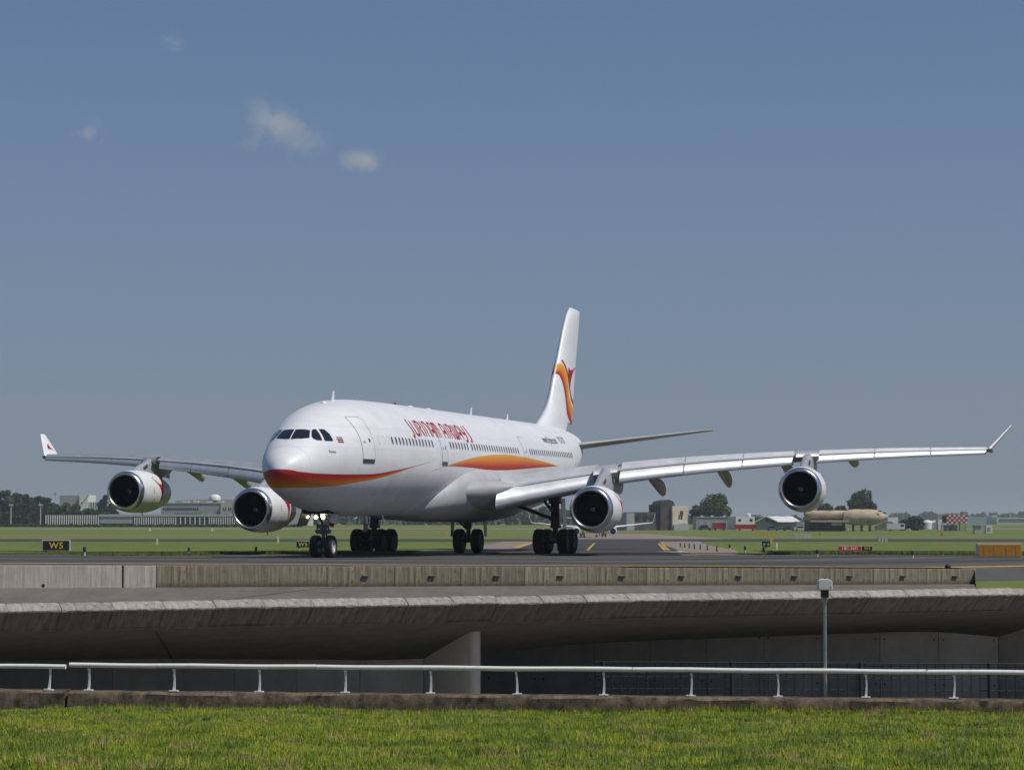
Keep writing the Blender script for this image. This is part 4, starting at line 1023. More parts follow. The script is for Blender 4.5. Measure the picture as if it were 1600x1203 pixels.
for x, y, z in ENG:
    engine(x, y, z)
    ay = abs(y); le = wing_pt(ay, 0, 0, 1); mid = wing_pt(ay, .45, -.05*wt(ay), 1); up = wing_pt(ay, .10, .05*wt(ay), 1)
    # side view of the pylon: rises from the cowl, over the leading edge, back under the wing
    sec = [(x+1.3, z+1.20, z+1.25, .10), (x+1.75, z+1.0, z+1.40, .17), (x+2.3, z+.9, z+1.58, .22), (x+2.9, z+.9, le[2]-.2, .26), (le[0]-.05, z+.95, up[2]-.14, .30),
           (le[0]+.8, z+.95, up[2]-.04, .30), (le[0]+1.6, z+.9, mid[2]+.15, .30), (le[0]+2.6, z+.8, mid[2]+.15, .25), (mid[0]+.6, mid[2]-.55, mid[2]+.1, .16), (mid[0]+1.5, mid[2]-.25, mid[2]+.05, .05)]
    G = []
    for (a, zb, zt, hw) in sec:
        G.append([(a, y-hw, zb), (a, y-hw, zb+(zt-zb)*.75), (a, y-hw*.6, zb+(zt-zb)*.96), (a, y, zt), (a, y+hw*.6, zb+(zt-zb)*.96), (a, y+hw, zb+(zt-zb)*.75), (a, y+hw, zb)])
    m = MB().grid(G); m.f += [tuple(range(7)), tuple(9*7+k for k in range(7))]; m.m += [0, 0]
    py_ = m.build('pylon', M_pyl, plane, smooth=50)
    # saddle between the slats where the pylon meets the wing
    G = []
    for yy in np.linspace(ay-.58, ay+.60, 5):
        G.append([wing_pt(yy, cx, cz, 1 if y > 0 else -1) for cx, cz in ((.20, .067), (.10, .057), (.04, .040), (.0, .012), (-.02, -.02), (.01, -.045), (.08, -.055))])
    m = MB().grid(G); m.build('pylon_saddle', M_pyl, py_, smooth=50, fix=False)
    MB().prism([(x+2.3, z+1.42), (x+2.85, z+1.62), (x+2.85, z+1.42), (x+2.5, z+1.32)], y-.285, y-.225).build('access_panel', M_gear_dk, py_)

# ---- tail
FIN_Z = [7.7, 8.1, 8.7, 9.5, 11.6, 12.8, 16.2, 16.62]; FIN_L = [49.6, 50.5, 52.1, 53.6, 55.5, 56.6, 59.75, 60.5]; FIN_T = [60.8, 60.9, 61.1, 61.35, 62.0, 62.4, 63.7, 63.8]
fl_, ft_ = pchip(FIN_Z, FIN_L), pchip(FIN_Z, FIN_T)
def fin_pt(z, cx, cz):
    a, b = float(fl_(z)), float(ft_(z)); c = b-a; return (a+cx*c, cz*min(c, 8.6)*1.05, z)
def thick(cx): return float(np.interp(cx, AF_X[::-1], [(u-l)/2 for u, l in zip(AF_U, AF_L)][::-1]))
zz_ = np.concatenate([np.linspace(7.7, 9.5, 9), np.linspace(9.8, 16.2, 18), [16.4, 16.55, 16.62]])
CF = [0, .002, .005, .012, .025, .042, .06, .09, .12, .2, .32, .45, .6, .715]
def tscale(z): return 1 if z < 16.2 else max(.35, 1-(z-16.2)/.42*.6)
G = []
for z in zz_: G.append([fin_pt(z, c, thick(c)*tscale(z)) for c in CF]+[fin_pt(z, c, -thick(c)*tscale(z)) for c in CF[::-1][:-1]])
m = MB().grid(G, wrap=True); n = len(G[0]); m.f.append(tuple((len(G)-1)*n+k for k in range(n))); m.m.append(0)
fin = m.build('vertical_tail', M_wht, plane, smooth=50)
G = []; CR = [.725, .8, .9, 1.0]
for z in zz_[4:]: G.append([fin_pt(z, c, thick(c)*tscale(z)*.97) for c in CR]+[fin_pt(z, c, -thick(c)*tscale(z)*.97) for c in CR[::-1][1:]])
m = MB().grid(G, wrap=True); n = len(G[0]); m.f += [tuple((len(G)-1)*n+k for k in range(n)), tuple(range(n))]; m.m += [0, 0]
m.build('rudder', M_wht, fin, smooth=40)
def on_fin(x, z, side=-1, off=.02):
    # the outlines were measured on a plane close to the fin's middle: slide them onto the curved flank
    a, b = float(fl_(z)), float(ft_(z)); lo, hi = a, b
    ys = lambda q: fin_pt(z, min(max((q-a)/(b-a), 0.0005), .999), thick(min(max((q-a)/(b-a), 0.0005), .999)))[1]
    for _ in range(30):
        mid = (lo+hi)/2
        if mid+4.7*(ys(mid)-.2) < x: lo = mid
        else: hi = mid
    return (lo, side*(ys(lo)+off), z)
SW_O = [(55.50, 12.42), (56.55, 12.47), (57.7, 12.27), (58.48, 11.86), (58.94, 11.22), (59.33, 10.32), (60.0, 9.85), (60.55, 9.57)]
SW_M = [(55.10, 11.98), (55.97, 12.04), (57.12, 11.78), (57.89, 11.33), (58.39, 10.69), (58.85, 9.96), (59.44, 9.4), (60.03, 8.95)]
SW_I = [(54.86, 11.72), (55.78, 11.70), (56.92, 11.35), (57.69, 10.81), (58.27, 10.01), (58.65, 9.19), (59.44, 8.76), (60.20, 8.50)]
def resample(P, n=28):
    d = [0]
    for a, b in zip(P[:-1], P[1:]): d.append(d[-1]+math.hypot(b[0]-a[0], b[1]-a[1]))
    fx, fz = pchip(d, [p[0] for p in P]), pchip(d, [p[1] for p in P]); return [(float(fx(q)), float(fz(q))) for q in np.linspace(0, d[-1], n)]
o_, i_, m_ = resample(SW_O, 140), resample(SW_I, 140), resample(SW_M, 140)
tt = NT('tail swoosh gradient'); at_ = tt.N.new('ShaderNodeAttribute'); at_.attribute_name = 'across'
tt.L.new(tt.ramp(at_.outputs['Fac'], [(0, (.36, .015, .012)), (.3, (.5, .05, .012)), (.55, (.66, .2, .014)), (1, (.7, .38, .03))]), tt.b.inputs['Base Color']); tt.b.inputs['Roughness'].default_value = .6; tt.b.inputs['Specular IOR Level'].default_value = .2
for side in (-1, 1):
    m = MB(); G = []; att = []
    for f in np.linspace(0, 1, 9):
        if f < .5: L3 = [(a[0]+(b[0]-a[0])*f*2, a[1]+(b[1]-a[1])*f*2) for a, b in zip(i_, m_)]
        else: L3 = [(a[0]+(b[0]-a[0])*(f*2-1), a[1]+(b[1]-a[1])*(f*2-1)) for a, b in zip(m_, o_)]
        G.append([on_fin(*p, side) for p in L3]); att += [float(f)]*len(L3)
    o = m.grid(G).build('tail_swoosh', tt.m, fin, smooth=60, fix=False)
    a_ = o.data.attributes.new('across', 'FLOAT', 'POINT'); a_.data.foreach_set('value', att)
    line = resample([(56.93, 12.71), (57.7, 12.48), (58.67, 11.96), (59.18, 11.4), (59.57, 10.75), (60.04, 10.27), (60.56, 10.0)], 20)
    MB().grid([[on_fin(a-.06, b-.05, side) for a, b in line], [on_fin(a+.10, b+.08, side) for a, b in line]]).build('tail_line', M_red, fin, fix=False)
    bl, br, bm_ = [(59.12, 12.33), (59.1, 11.95), (59.1, 11.56), (59.3, 11.1), (59.5, 10.78)], [(61.4, 12.58), (60.75, 12.25), (60.25, 11.89), (59.73, 11.27), (59.6, 10.78)], [(59.74, 12.15), (59.7, 11.9), (59.6, 11.6), (59.5, 11.15), (59.55, 10.78)]
    MB().grid([[on_fin(*p, side) for p in bl], [on_fin(*p, side) for p in bm_], [on_fin(*p, side) for p in br]]).build('tail_bird', M_red, fin, fix=False)
for sgn in (-1, 1):
    G = []
    for y in np.linspace(.6, 9.95, 16):
        le = 53.6+(y-.6)*.69; c = 5.9+(1.9-5.9)*(y-.6)/9.35; z = 6.72+(y-.6)*.142
        if y > 9.8: le += .25; c -= .5
        G.append([(le+cx*c, sgn*y, z+cz*c*.62) for cx, cz in airfoil(1)])
    m = MB().grid(G, wrap=True); n = len(G[0]); m.f.append(tuple(15*n+k for k in range(n))); m.m.append(0)
    m.build('horizontal_tail', M_wing, plane, smooth=50)

# ---- landing gear
def wheel_mesh(R_, w, hub_m, name='wheel'):
    h = w/2
    pr = [(-h*.55, .0, 1), (-h*.5, R_*.22, 1), (-h*.72, R_*.3, 1), (-h*.6, R_*.5, 1), (-h*.82, R_*.56, 0), (-h, R_*.72, 0), (-h*.97, R_*.86, 0), (-h*.78, R_*.96, 0), (-h*.45, R_, 0),
          (-.04*h-.02, R_, 0), (-.02*h-.01, R_*.985, 0), (.02*h+.01, R_*.985, 0), (.04*h+.02, R_, 0),
          (h*.45, R_, 0), (h*.78, R_*.96, 0), (h*.97, R_*.86, 0), (h, R_*.72, 0), (h*.82, R_*.56, 1), (h*.6, R_*.5, 1), (h*.72, R_*.3, 1), (h*.5, R_*.22, 1), (h*.55, .0, 1)]
    return MB().lathe(pr, axis='y', n=32).mesh(name, [M_tyre, hub_m], smooth=40)
WN = wheel_mesh(.525, .40, M_hub); WMn = wheel_mesh(.70, .53, M_hub_dk)
# nose gear
gx, gz = 6.67, surf(*pw(6.67, 0))+.012
ng = MB().tube([(gx-.05, 0, gz+.55), (gx-.02, 0, gz+1.15)], .085, 14).tube([(gx-.02, 0, gz+1.1), (gx+.1, 0, 2.45)], .15, 14)
ng.tube([(gx-.05, -.42, gz+.525), (gx-.05, .42, gz+.525)], .07, 10).tube([(gx, 0, gz+1.5), (gx-1.3, .0, 2.5)], .06, 8)
ng.tube([(gx+.1, .1, gz+1.1), (gx+.42, .1, gz+.85), (gx+.08, .08, gz+.6)], .045, 6).tube([(gx+.1, -.1, gz+1.1), (gx+.42, -.1, gz+.85), (gx+.08, -.08, gz+.6)], .045, 6)
ng.box((gx, 0, gz+1.2), (.36, .62, .16)).box((gx-.16, 0, gz+1.45), (.14, .5, .2)).tube([(gx-.1, -.36, gz+1.25), (gx-.1, .36, gz+1.25)], .07, 8)
ng.tube([(gx-.1, .28, gz+1.3), (gx-.2, .3, 2.4)], .03, 6).tube([(gx-.1, -.28, gz+1.3), (gx-.2, -.3, 2.4)], .03, 6)
nose_gear = ng.build('nose_landing_gear', M_gear, plane, smooth=40)
for s_ in (-1, 1): link('wheel', WN, nose_gear, loc=(gx-.05, s_*.345, gz+.53))
M_lamp = mat('lit landing lamp', (1, .95, .85), .2, emit=(1, .86, .66), estr=9)
for (dy, z, r) in ((-.03, 2.02, .10), (.02, 2.28, .085), (.30, 2.0, .085), (.72, 2.02, .07)):
    MB().lathe([(-.03, .001), (-.03, r), (.08, r*.8)], o=(gx-.22, dy, z), axis='x', n=14).build('landing_light', M_lamp, nose_gear)
def gdoor(name, x0, x1, y, z0, z1, splay, m_, parent, th=.04):
    m = MB(); m.grid([[(x0, 0, 0), (x1, 0, 0)], [(x0+.05, splay*.5, (z0-z1)*.55), (x1-.02, splay*.5, (z0-z1)*.55)], [(x0+.12, splay, z0-z1), (x1-.1, splay, z0-z1)]])
    o = m.build(name, m_, parent, loc=(0, y, z1), fix=False); sd = o.modifiers.new('thick', 'SOLIDIFY'); sd.thickness = th; return o
gdoor('gear_door', 5.4, 6.9, .62, 1.62, 2.4, .3, M_gear_dk, nose_gear)
dp = MB(); dp.box((0, 0, 0), (.03, .30, .64)); d_ = dp.build('leg_door', M_wht, nose_gear, loc=(gx-.28, -.56, 1.86), rot=(math.radians(24), 0, 0))
MB().box((-.018, .0, -.22), (.012, .26, .17)).build('red_mark', M_red, d_)
MB().box((6.5, 0, 2.3), (2.0, 1.2, .3)).build('wheel_well', M_black, nose_gear)
# main gear
def main_gear(y):
    s_ = 1 if y > 0 else -1; x = 32.0
    zt = wing_pt(abs(y)+.1, .78, -.02, 1)[2]-.05
    m = MB().tube([(x, y, .7), (x, y, 1.6)], .16, 16).tube([(x, y, 1.5), (x+.1, y-s_*.05, zt+.1)], .25, 16)
    m.tube([(x-1.02, y, .66), (x, y, .78), (x+1.02, y, .70)], [.13, .19, .13], 12)
    for dx in (-.99, .99): m.tube([(x+dx, y-.95, .70), (x+dx, y+.95, .70)], .09, 10)
    m.tube([(x, y, 1.9), (x-.1, y-s_*2.3, 2.75)], .10, 10).tube([(x-.1, y, 2.2), (x-2.2, y-s_*.1, zt-.2)], .09, 8)
    m.tube([(x+.25, y+.1, 1.5), (x+.6, y+.1, 1.15), (x+.25, y+.1, .85)], .05, 6).tube([(x+.2, y, 1.1), (x+.95, y, .85)], .07, 8)
    m.box((x+.1, y, 1.55), (.5, .5, .24)).box((x, y, zt-.1), (.8, .6, .4))
    g = m.build('main_landing_gear', M_gear_dk, plane, smooth=40)
    for dx in (-.99, .99):
        for dy in (-.70, .70): link('wheel', WMn, g, loc=(x+dx, y+dy, .70))
    gdoor('leg_door', x-.5, x+.5, y+s_*.42, 1.25, zt+.0, s_*.12, M_wht, g)
    return g
main_gear(-5.34); main_gear(5.34)
x = 33.0
m = MB().tube([(x, 0, .7), (x, 0, 1.5)], .13, 14).tube([(x, 0, 1.4), (x, 0, 2.6)], .2, 14).tube([(x, -.55, .70), (x, .55, .70)], .1, 10).tube([(x, 0, 1.4), (x-1.5, 0, 2.1)], .09, 8)
m.tube([(x, .0, 1.3), (x, 0.85, 2.1)], .07, 8).box((x, 0, 1.95), (1.4, .7, .4))
cg = m.build('centre_landing_gear', M_gear_dk, plane, smooth=40)
for dy in (-.52, .52): link('wheel', WMn, cg, loc=(x, dy, .70))
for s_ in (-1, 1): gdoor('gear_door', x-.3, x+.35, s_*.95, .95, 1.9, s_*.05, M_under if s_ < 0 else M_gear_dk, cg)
# ------------------------------------------------------------------ signs, lights and boxes on the airfield
M_sign_w = mat('sign frame', (.62, .60, .53), .5, var=.2, scale=6)
M_sign_k = mat('sign black', (.012, .012, .013), .5)
M_sign_r = mat('sign red', (.62, .014, .018), .5)
M_sign_y = mat('sign yellow lettering', (.75, .47, .05), .5)
M_sign_t = mat('sign white lettering', (.8, .8, .78), .5)
def sign(px0, px1, pyb, pyt, faces, label, frame_t=.06, yaw=0.0, feet=True):
    """taxiway sign; faces = list of (fraction0, fraction1, face material, text, text material)"""
    b = gp((px0+px1)/2, pyb); sc = b.y/FPX; w = (px1-px0)*sc; h = (pyb-pyt)*sc
    o = tag(empty('taxiway_sign', b, yaw), label, 'sign', 'taxiway signs')
    MB().b2(-w/2, w/2, -.06, .12, 0.08, h).build('sign_box', M_sign_w, o)
    for f0, f1, mm, txt, tm_ in faces:
        x0, x1 = -w/2+w*f0+frame_t*.6, -w/2+w*f1-frame_t*.6; z0, z1 = .08+frame_t*.5, h-frame_t
        p = MB().b2(x0, x1, -.075, -.06, z0, z1).build('face_panel', mm, o)
        V, F = text_shape(txt, 1.0, 1.12, 1.0, .022); V[:, 1] -= V[:, 1].min(); hh = V[:, 1].max(); ww = V[:, 0].max()
        k = (z1-z0)*.7/hh; kx = min(k*1.0, (x1-x0)*.9/ww)
        MB().add([((x0+x1)/2+(a-ww/2)*kx, -.08, (z0+z1)/2+(c-hh/2)*k) for a, c in V], F).build('lettering', tm_, p, fix=False)
    for fx in (-w*.38, w*.38): MB().b2(fx-.04, fx+.04, -.02, .06, -.05, .1).build('foot', M_steel_dk, o)
    return o
sign(66, 109.5, 862.5, 842.5, [(0, 1, M_sign_k, 'W5', M_sign_y)], 'black W5 sign with yellow letters and white frame at the far left', .09)
sign(463, 500, 857, 844.5, [(0, .55, M_sign_k, 'W5', M_sign_y), (.55, 1, M_sign_r, '1', M_sign_t)], 'small W5 sign with red part half hidden behind the nose wheels', .05)
sign(1310, 1363.5, 862.5, 852, [(0, .67, M_sign_r, '18C-36C', M_sign_t), (.67, 1, M_sign_k, 'W5', M_sign_y)], 'red 18C-36C sign with black W5 part on the right grass', .05)

M_blue = mat('blue light housing', (.012, .035, .12), .4)
M_amber = mat('pale amber', (.62, .5, .25), .5)
def edge_light(px, py, h=.42, n=1):
    b = gp(px, py); o = tag(empty('taxiway_edge_light', b), None, 'light', 'blue taxiway edge lights')
    MB().tube([(0, 0, 0), (0, 0, h*.45)], .05, 8).build('stem', M_amber, o, smooth=50)
    MB().tube([(0, 0, h*.42), (0, 0, h*.5), (0, 0, h*.9), (0, 0, h)], [.045, .07, .07, .04], 10).build('lamp_body', M_blue, o, smooth=50)
    return o
for (px, py, lab) in ((132, 868.5, 'blue edge light right of the black W5 sign at far left'), (295, 866.5, 'blue edge light on the grass edge below the outboard left engine'), (400, 865.5, 'blue edge light on the grass edge below the inboard left engine'),
                      (467, 861, 'blue edge light in front of the half hidden W5 sign'), (1140, 860, 'blue edge light at the corner of the connecting taxiway, leftmost of the right row'), (1164, 864, 'second blue edge light of the right row, left of the twin guard lights'),
                      (1193, 867, 'blue edge light just below the twin guard lights'), (1277, 871, 'blue edge light left of the red 18C-36C sign'), (1426, 873, 'blue edge light between the red sign and the orange box')):
    edge_light(px, py)['label'] = lab
M_post = mat('pale marker post', (.72, .68, .5), .6)
def marker(px, py, h, w, lab, mm=None):
    b = gp(px, py); tag(MB().b2(-w/2, w/2, -w/2, w/2, 0, h*.86).b2(-w*.35, w*.35, -w*.35, w*.35, h*.86, h).build('marker_post', mm or M_post, loc=b), lab, 'marker', 'pale marker posts')
marker(245.5, 850.5, .55, .16, 'pale yellow marker post in the grass below the outboard left engine')
marker(434.5, 848.5, .75, .16, 'pale yellow marker post just left of the nose wheels')
marker(234, 829.5, .9, .5, 'white marker stub on the far grass below the white fence', M_sign_t)
marker(331.5, 830, 1.0, .5, 'white marker stub on the far grass nearer to the inboard engine', M_sign_t)
marker(1214, 859, .5, .1, 'thin striped marker post right of the twin guard lights', M_sign_t)
# twin guard light
b = gp(1197, 856.5); o = tag(empty('guard_light', b), 'black twin runway guard light with small yellow signal in the right grass', 'light')
MB().b2(-.3, .3, -.1, .1, .12, .5).build('housing', M_sign_k, o); MB().tube([(0, 0, 0), (0, 0, .15)], .05, 8).build('stem', M_steel_dk, o)
for dx in (-.15, .15): MB().lathe([(-.11, .001), (-.11, .09), (-.09, .1)], o=(dx, 0, .3), axis='y', n=12).build('lens', mat('lens glass', (.3, .32, .34), .1), o)
MB().b2(.3, .46, -.08, .08, .35, .72).build('yellow_signal', M_sign_y, o)
# frangible dark sticks on the shoulder
for i, (px, py, wh) in enumerate(((1063, 855, 'farthest and leftmost'), (1070, 856, 'second from the left'), (1077, 857, 'third from the left'), (1085, 858, 'middle one'), (1094, 859, 'third from the right'), (1105, 860.5, 'second from the right'), (1120, 862, 'nearest and rightmost'))):
    b = gp(px, py); tag(MB().tube([(0, 0, 0), (0, 0, .36)], [.05, .04], 6).build('shoulder_light', M_steel_dk, loc=b), 'tiny dark light stub on the right taxiway shoulder, '+wh+' of its row', 'light', 'dark light stubs on the shoulder')
b = gp(1481, 888.5); tag(MB().tube([(0, 0, 0), (0, 0, .06), (0, 0, .15), (0, 0, .2)], [.1, .14, .12, .05], 10).build('ground_light', M_black, loc=b, smooth=50), 'small black lamp on the tarmac above the right end of the parapet', 'light')
# orange cabinet row, right
b = gp(1562, 870.5); sc = b.y/FPX; w, h = 68*sc, 21.5*sc
o = tag(empty('orange_cabinet', b), 'long orange box with five panels and white edges at the far right', 'cabinet')
MB().b2(-w/2, w/2, 0, .5, .02, h).build('casing', M_sign_w, o)
M_or = mat('orange paint', (.48, .215, .012), .5, var=.2, scale=2)
cuts = [0, .13, .36, .64, .86, 1]
for f0, f1 in zip(cuts[:-1], cuts[1:]): MB().b2(-w/2+w*f0+.02+(.03 if f0 == 0 else 0), -w/2+w*f1-.02, -.03, .0, .05, h-.05).build('panel', M_or, o)
# yellow and white blocks on the far grass
def block_row(name, px0, px1, pyb, pyt, n, mm, lab, cat):
    b = gp((px0+px1)/2, pyb); sc = b.y/FPX; w, h = (px1-px0)*sc, (pyb-pyt)*sc; o = tag(empty(name, b), lab, cat)
    for k in range(n): x0 = -w/2+w*k/n; MB().b2(x0+.06, x0+w/n-.06, -.4, .4, 0, h*(.94+.06*((k*7) % 3)/2)).build('block', mm, o)
block_row('barrier_row', 1180.5, 1211, 837, 831, 5, mat('yellow barrier', (.62, .40, .06), .6, var=.2, scale=1), 'yellow barrier row on the far grass right of the burnt tower', 'barrier')
block_row('barrier_row', 1242, 1268, 839.5, 834, 4, mat('pale concrete block', (.5, .5, .46), .8, var=.2, scale=1), 'pale concrete block row below the outboard right engine', 'barrier')
block_row('barrier_row', 1371, 1386.5, 846.5, 839.5, 3, mat('pale concrete block', (.5, .5, .46), .8), 'pale concrete blocks on the grass above the red sign', 'barrier')
block_row('barrier_row', 690, 700, 836.5, 831.5, 2, mat('yellow barrier', (.62, .40, .06), .6), 'yellow barrier left of the centre landing gear', 'barrier')
block_row('marker_board', 1470, 1474, 838, 832, 1, mat('orange marker', (.6, .2, .03), .6), 'small orange marker board on the grass below the chequered hut', 'marker')
block_row('marker_board', 1280, 1282.5, 835.5, 831.5, 1, mat('orange marker', (.6, .2, .03), .6), 'small orange marker board below the outboard right engine', 'marker')

# ------------------------------------------------------------------ vegetation
def leaf_mat(name, a, b_, c):
    t = NT(name); g = t.N.new('ShaderNodeNewGeometry')
    col = t.ramp(g.outputs['Random Per Island'], [(0, a), (.5, b_), (1, c)]); t.L.new(col, t.b.inputs['Base Color']); t.b.inputs['Roughness'].default_value = .7; t.b.inputs['Specular IOR Level'].default_value = .2
    return t.m
M_leaf = leaf_mat('tree leaves', (.026, .05, .014), (.046, .08, .02), (.075, .115, .03))
M_leaf_d = leaf_mat('dark tree leaves', (.020, .036, .016), (.032, .055, .02), (.05, .078, .026))
M_leaf_l = leaf_mat('light tree leaves', (.04, .065, .018), (.06, .09, .025), (.085, .115, .032))
M_bark = mat('bark', (.06, .048, .035), .9, var=.4, scale=3)
def leaves(C, R, n, size, r_, low=None):
    """leaf faces spread through and over lobes: centres C (k,3), radii R (k,3)"""
    k = r_.integers(0, len(C), n); d = r_.normal(size=(n, 3)); d /= np.linalg.norm(d, axis=1)[:, None]
    p = C[k]+d*R[k]*(.55+.5*r_.random(n)**.6)[:, None]
    if low is not None: p[:, 2] = np.maximum(p[:, 2], low)
    nn = d+r_.normal(0, .6, (n, 3)); nn /= np.linalg.norm(nn, axis=1)[:, None]
    a = np.cross(nn, r_.normal(size=(n, 3))); a /= np.linalg.norm(a, axis=1)[:, None]; b_ = np.cross(nn, a)
    s = (size*(.5+r_.random(n)))[:, None]
    V = np.stack([p-a*s, p+b_*s*.7, p+a*s, p-b_*s*.7], 1).reshape(-1, 3); return V, np.arange(4*n).reshape(-1, 4)
def tree(base, h, w, label, mm, seed, n=2600, leaf=.55, group='trees beyond the airfield', trunk=.18, name='tree', cat='tree'):
    r_ = np.random.default_rng(seed); o = tag(empty(name, base), label, cat, group)
    ch = h*(1-trunk); C = []; R = []
    for k in range(30):
        a = r_.random()*2*math.pi; f = r_.random()**.5; zz = (k+r_.random())/30
        env = math.sin(math.pi*(.12+.8*zz))**.6
        C.append((w*.36*f*env*math.cos(a), w*.36*f*env*math.sin(a), h*trunk+ch*(.12+.76*zz))); q = w*(.10+.11*r_.random()); R.append((q, q, q*.8))
    V, F = leaves(np.array(C), np.array(R), n, leaf, r_)
    link('crown', fast_mesh('crown', V, F, mm), o)
    m = MB().tube([(0, 0, -.5), (0, 0, h*.2), (.1, .1, h*.7)], [h*.025, h*.02, h*.006], 7)
    for k in range(6): c = C[k]; m.tube([(0, 0, h*.22), (c[0]*.5, c[1]*.5, (h*.22+c[2])*.55), c], [h*.012, h*.008, h*.003], 5)
    m.build('trunk', M_bark, o); return o
def tree_px(px, pyt, wpx, d, label, mm, seed, pyb=None, **k):
    g = Vector((xat(px, d), d, surf(xat(px, d), d))); h = zat(pyt, d)-g.z
    return tree(g, h, wpx*d/FPX, label, mm, seed, **k)
for i, (px, py, w, d, lab, mm) in enumerate((
    (-12, 757, 34, 990, 'tall rounded dark tree at the left picture edge', M_leaf_d), (8, 761, 30, 1000, 'big rounded tree second from the left picture edge', M_leaf), (27, 767, 26, 1010, 'dark tree left of the two lamp posts at far left', M_leaf_d),
    (44, 769, 24, 1000, 'dark ragged tree between the two lamp posts at far left', M_leaf_d), (58, 771, 20, 1012, 'dark pointed tree above the right one of two lamp posts', M_leaf_d), (72, 773, 20, 1005, 'dark tree at the end of the tall row at far left', M_leaf_d),
    (86, 785, 24, 1000, 'lower green tree at the left end of the white fence', M_leaf), (103, 784, 22, 995, 'green tree in front of the pale box building', M_leaf), (120, 787, 22, 1003, 'green tree below the white face of the box building', M_leaf),
    (140, 793, 26, 1008, 'low dark tree below the green striped hall', M_leaf_d), (163, 769, 17, 1020, 'narrow dark tree left of the outboard engine', M_leaf_d), (178, 776, 20, 1016, 'dark tree partly hidden by the outboard left engine', M_leaf_d))):
    tree_px(px, py, w*1.15, d, lab, mm, 100+i, n=3600, leaf=.55, trunk=.04)
tree_px(1118, 774.5, 64, 900, 'large round dark tree right of the burnt tower', M_leaf, 131, n=9000, leaf=.4)
tree_px(1089, 789, 28, 905, 'smaller round tree hugging the large tree right of the burnt tower', M_leaf, 132, n=3500, leaf=.4)
tree_px(1346, 766.5, 54, 930, 'large tree standing up behind the training mock-up', M_leaf_d, 133, n=8000, leaf=.4)
tree_px(1286, 785, 34, 935, 'tree right of and behind the outboard right engine', M_leaf, 134, n=3500, leaf=.4)
tree_px(1312, 791, 34, 940, 'low tree between the engine and the large tree', M_leaf_d, 135, n=3500, leaf=.4)
tree_px(1427, 807.5, 36, 790, 'round dark bush left of the chequered hut', M_leaf_d, 136, n=1800, leaf=.4, trunk=.05)
tree_px(1410, 812, 16, 792, 'small dark bush at the left of the round bush', M_leaf_d, 137, n=700, leaf=.4, trunk=.05)
def wood(name, px0, px1, d, pyt, label, mm, seed, n, leaf, thick_=30):
    r_ = np.random.default_rng(seed); x0, x1 = xat(px0, d), xat(px1, d); zt = zat(pyt, d); gz_ = surf(0, d); h = zt-gz_
    k = int((x1-x0)/(h*.45))+4; cx = np.linspace(x0, x1, k)+r_.normal(0, h*.12, k)
    C = []; R = []
    for x in cx:
        hh = h*(.72+.32*r_.random())
        for q in range(3): C.append((x+r_.normal(0, h*.15), d+r_.normal(0, thick_), gz_+hh*(.25+.55*q/2.))); rr = h*(.22+.1*r_.random()); R.append((rr*1.4, rr*1.4, rr))
    V, F = leaves(np.array(C), np.array(R), n, leaf, r_, gz_)
    tag(link(name, fast_mesh(name, V, F, mm)), label, 'wood', kind='stuff')
wood('far_wood', 430, 660, 1500, 799, 'long green wood behind the nose gear and wheels', M_leaf, 201, 9000, 1.2)
wood('far_wood', 640, 905, 1450, 793, 'green wood seen under the belly and wing', M_leaf, 202, 11000, 1.2)
wood('far_wood', 880, 1100, 1700, 806, 'dark far wood behind the burnt tower', M_leaf_d, 203, 6000, 1.2)
wood('far_wood', 1170, 1300, 1400, 806.5, 'dark hedge of trees behind the white sheds', M_leaf_d, 204, 5000, 1.0)
wood('far_wood', 1380, 1660, 3200, 801.5, 'hazy blue tree line along the right horizon', M_leaf_d, 205, 9000, 2.6, 80)
wood('far_wood', -60, 480, 1300, 811, 'dark low hedge along the left horizon behind the white fence', M_leaf_d, 206, 8000, 1.2)
wood('hedge', -60, 172, 1040, 797, 'dark undergrowth below the tall trees at far left', M_leaf_d, 208, 9000, .7, 8)
wood('hedge', -40, 470, 960, 819.5, 'low dark shrubs along the foot of the white fence', M_leaf_d, 207, 7000, .5, 4)
r_ = np.random.default_rng(5); m = MB()
for k in range(60):
    px = r_.choice([r_.uniform(520, 640), r_.uniform(700, 900)]); d = 1200+r_.normal(0, 15); x = xat(px, d); z = surf(x, d); w_ = .15+.3*r_.random(); m.b2(x-w_, x+w_, d-.4, d+.4, z, z+1.2+1.8*r_.random())
tag(m.build('pale_posts', mat('pale weathered posts', (.26, .25, .22), .8, var=.4, scale=.2)), 'row of pale posts at the foot of the far wood', 'posts', kind='stuff')

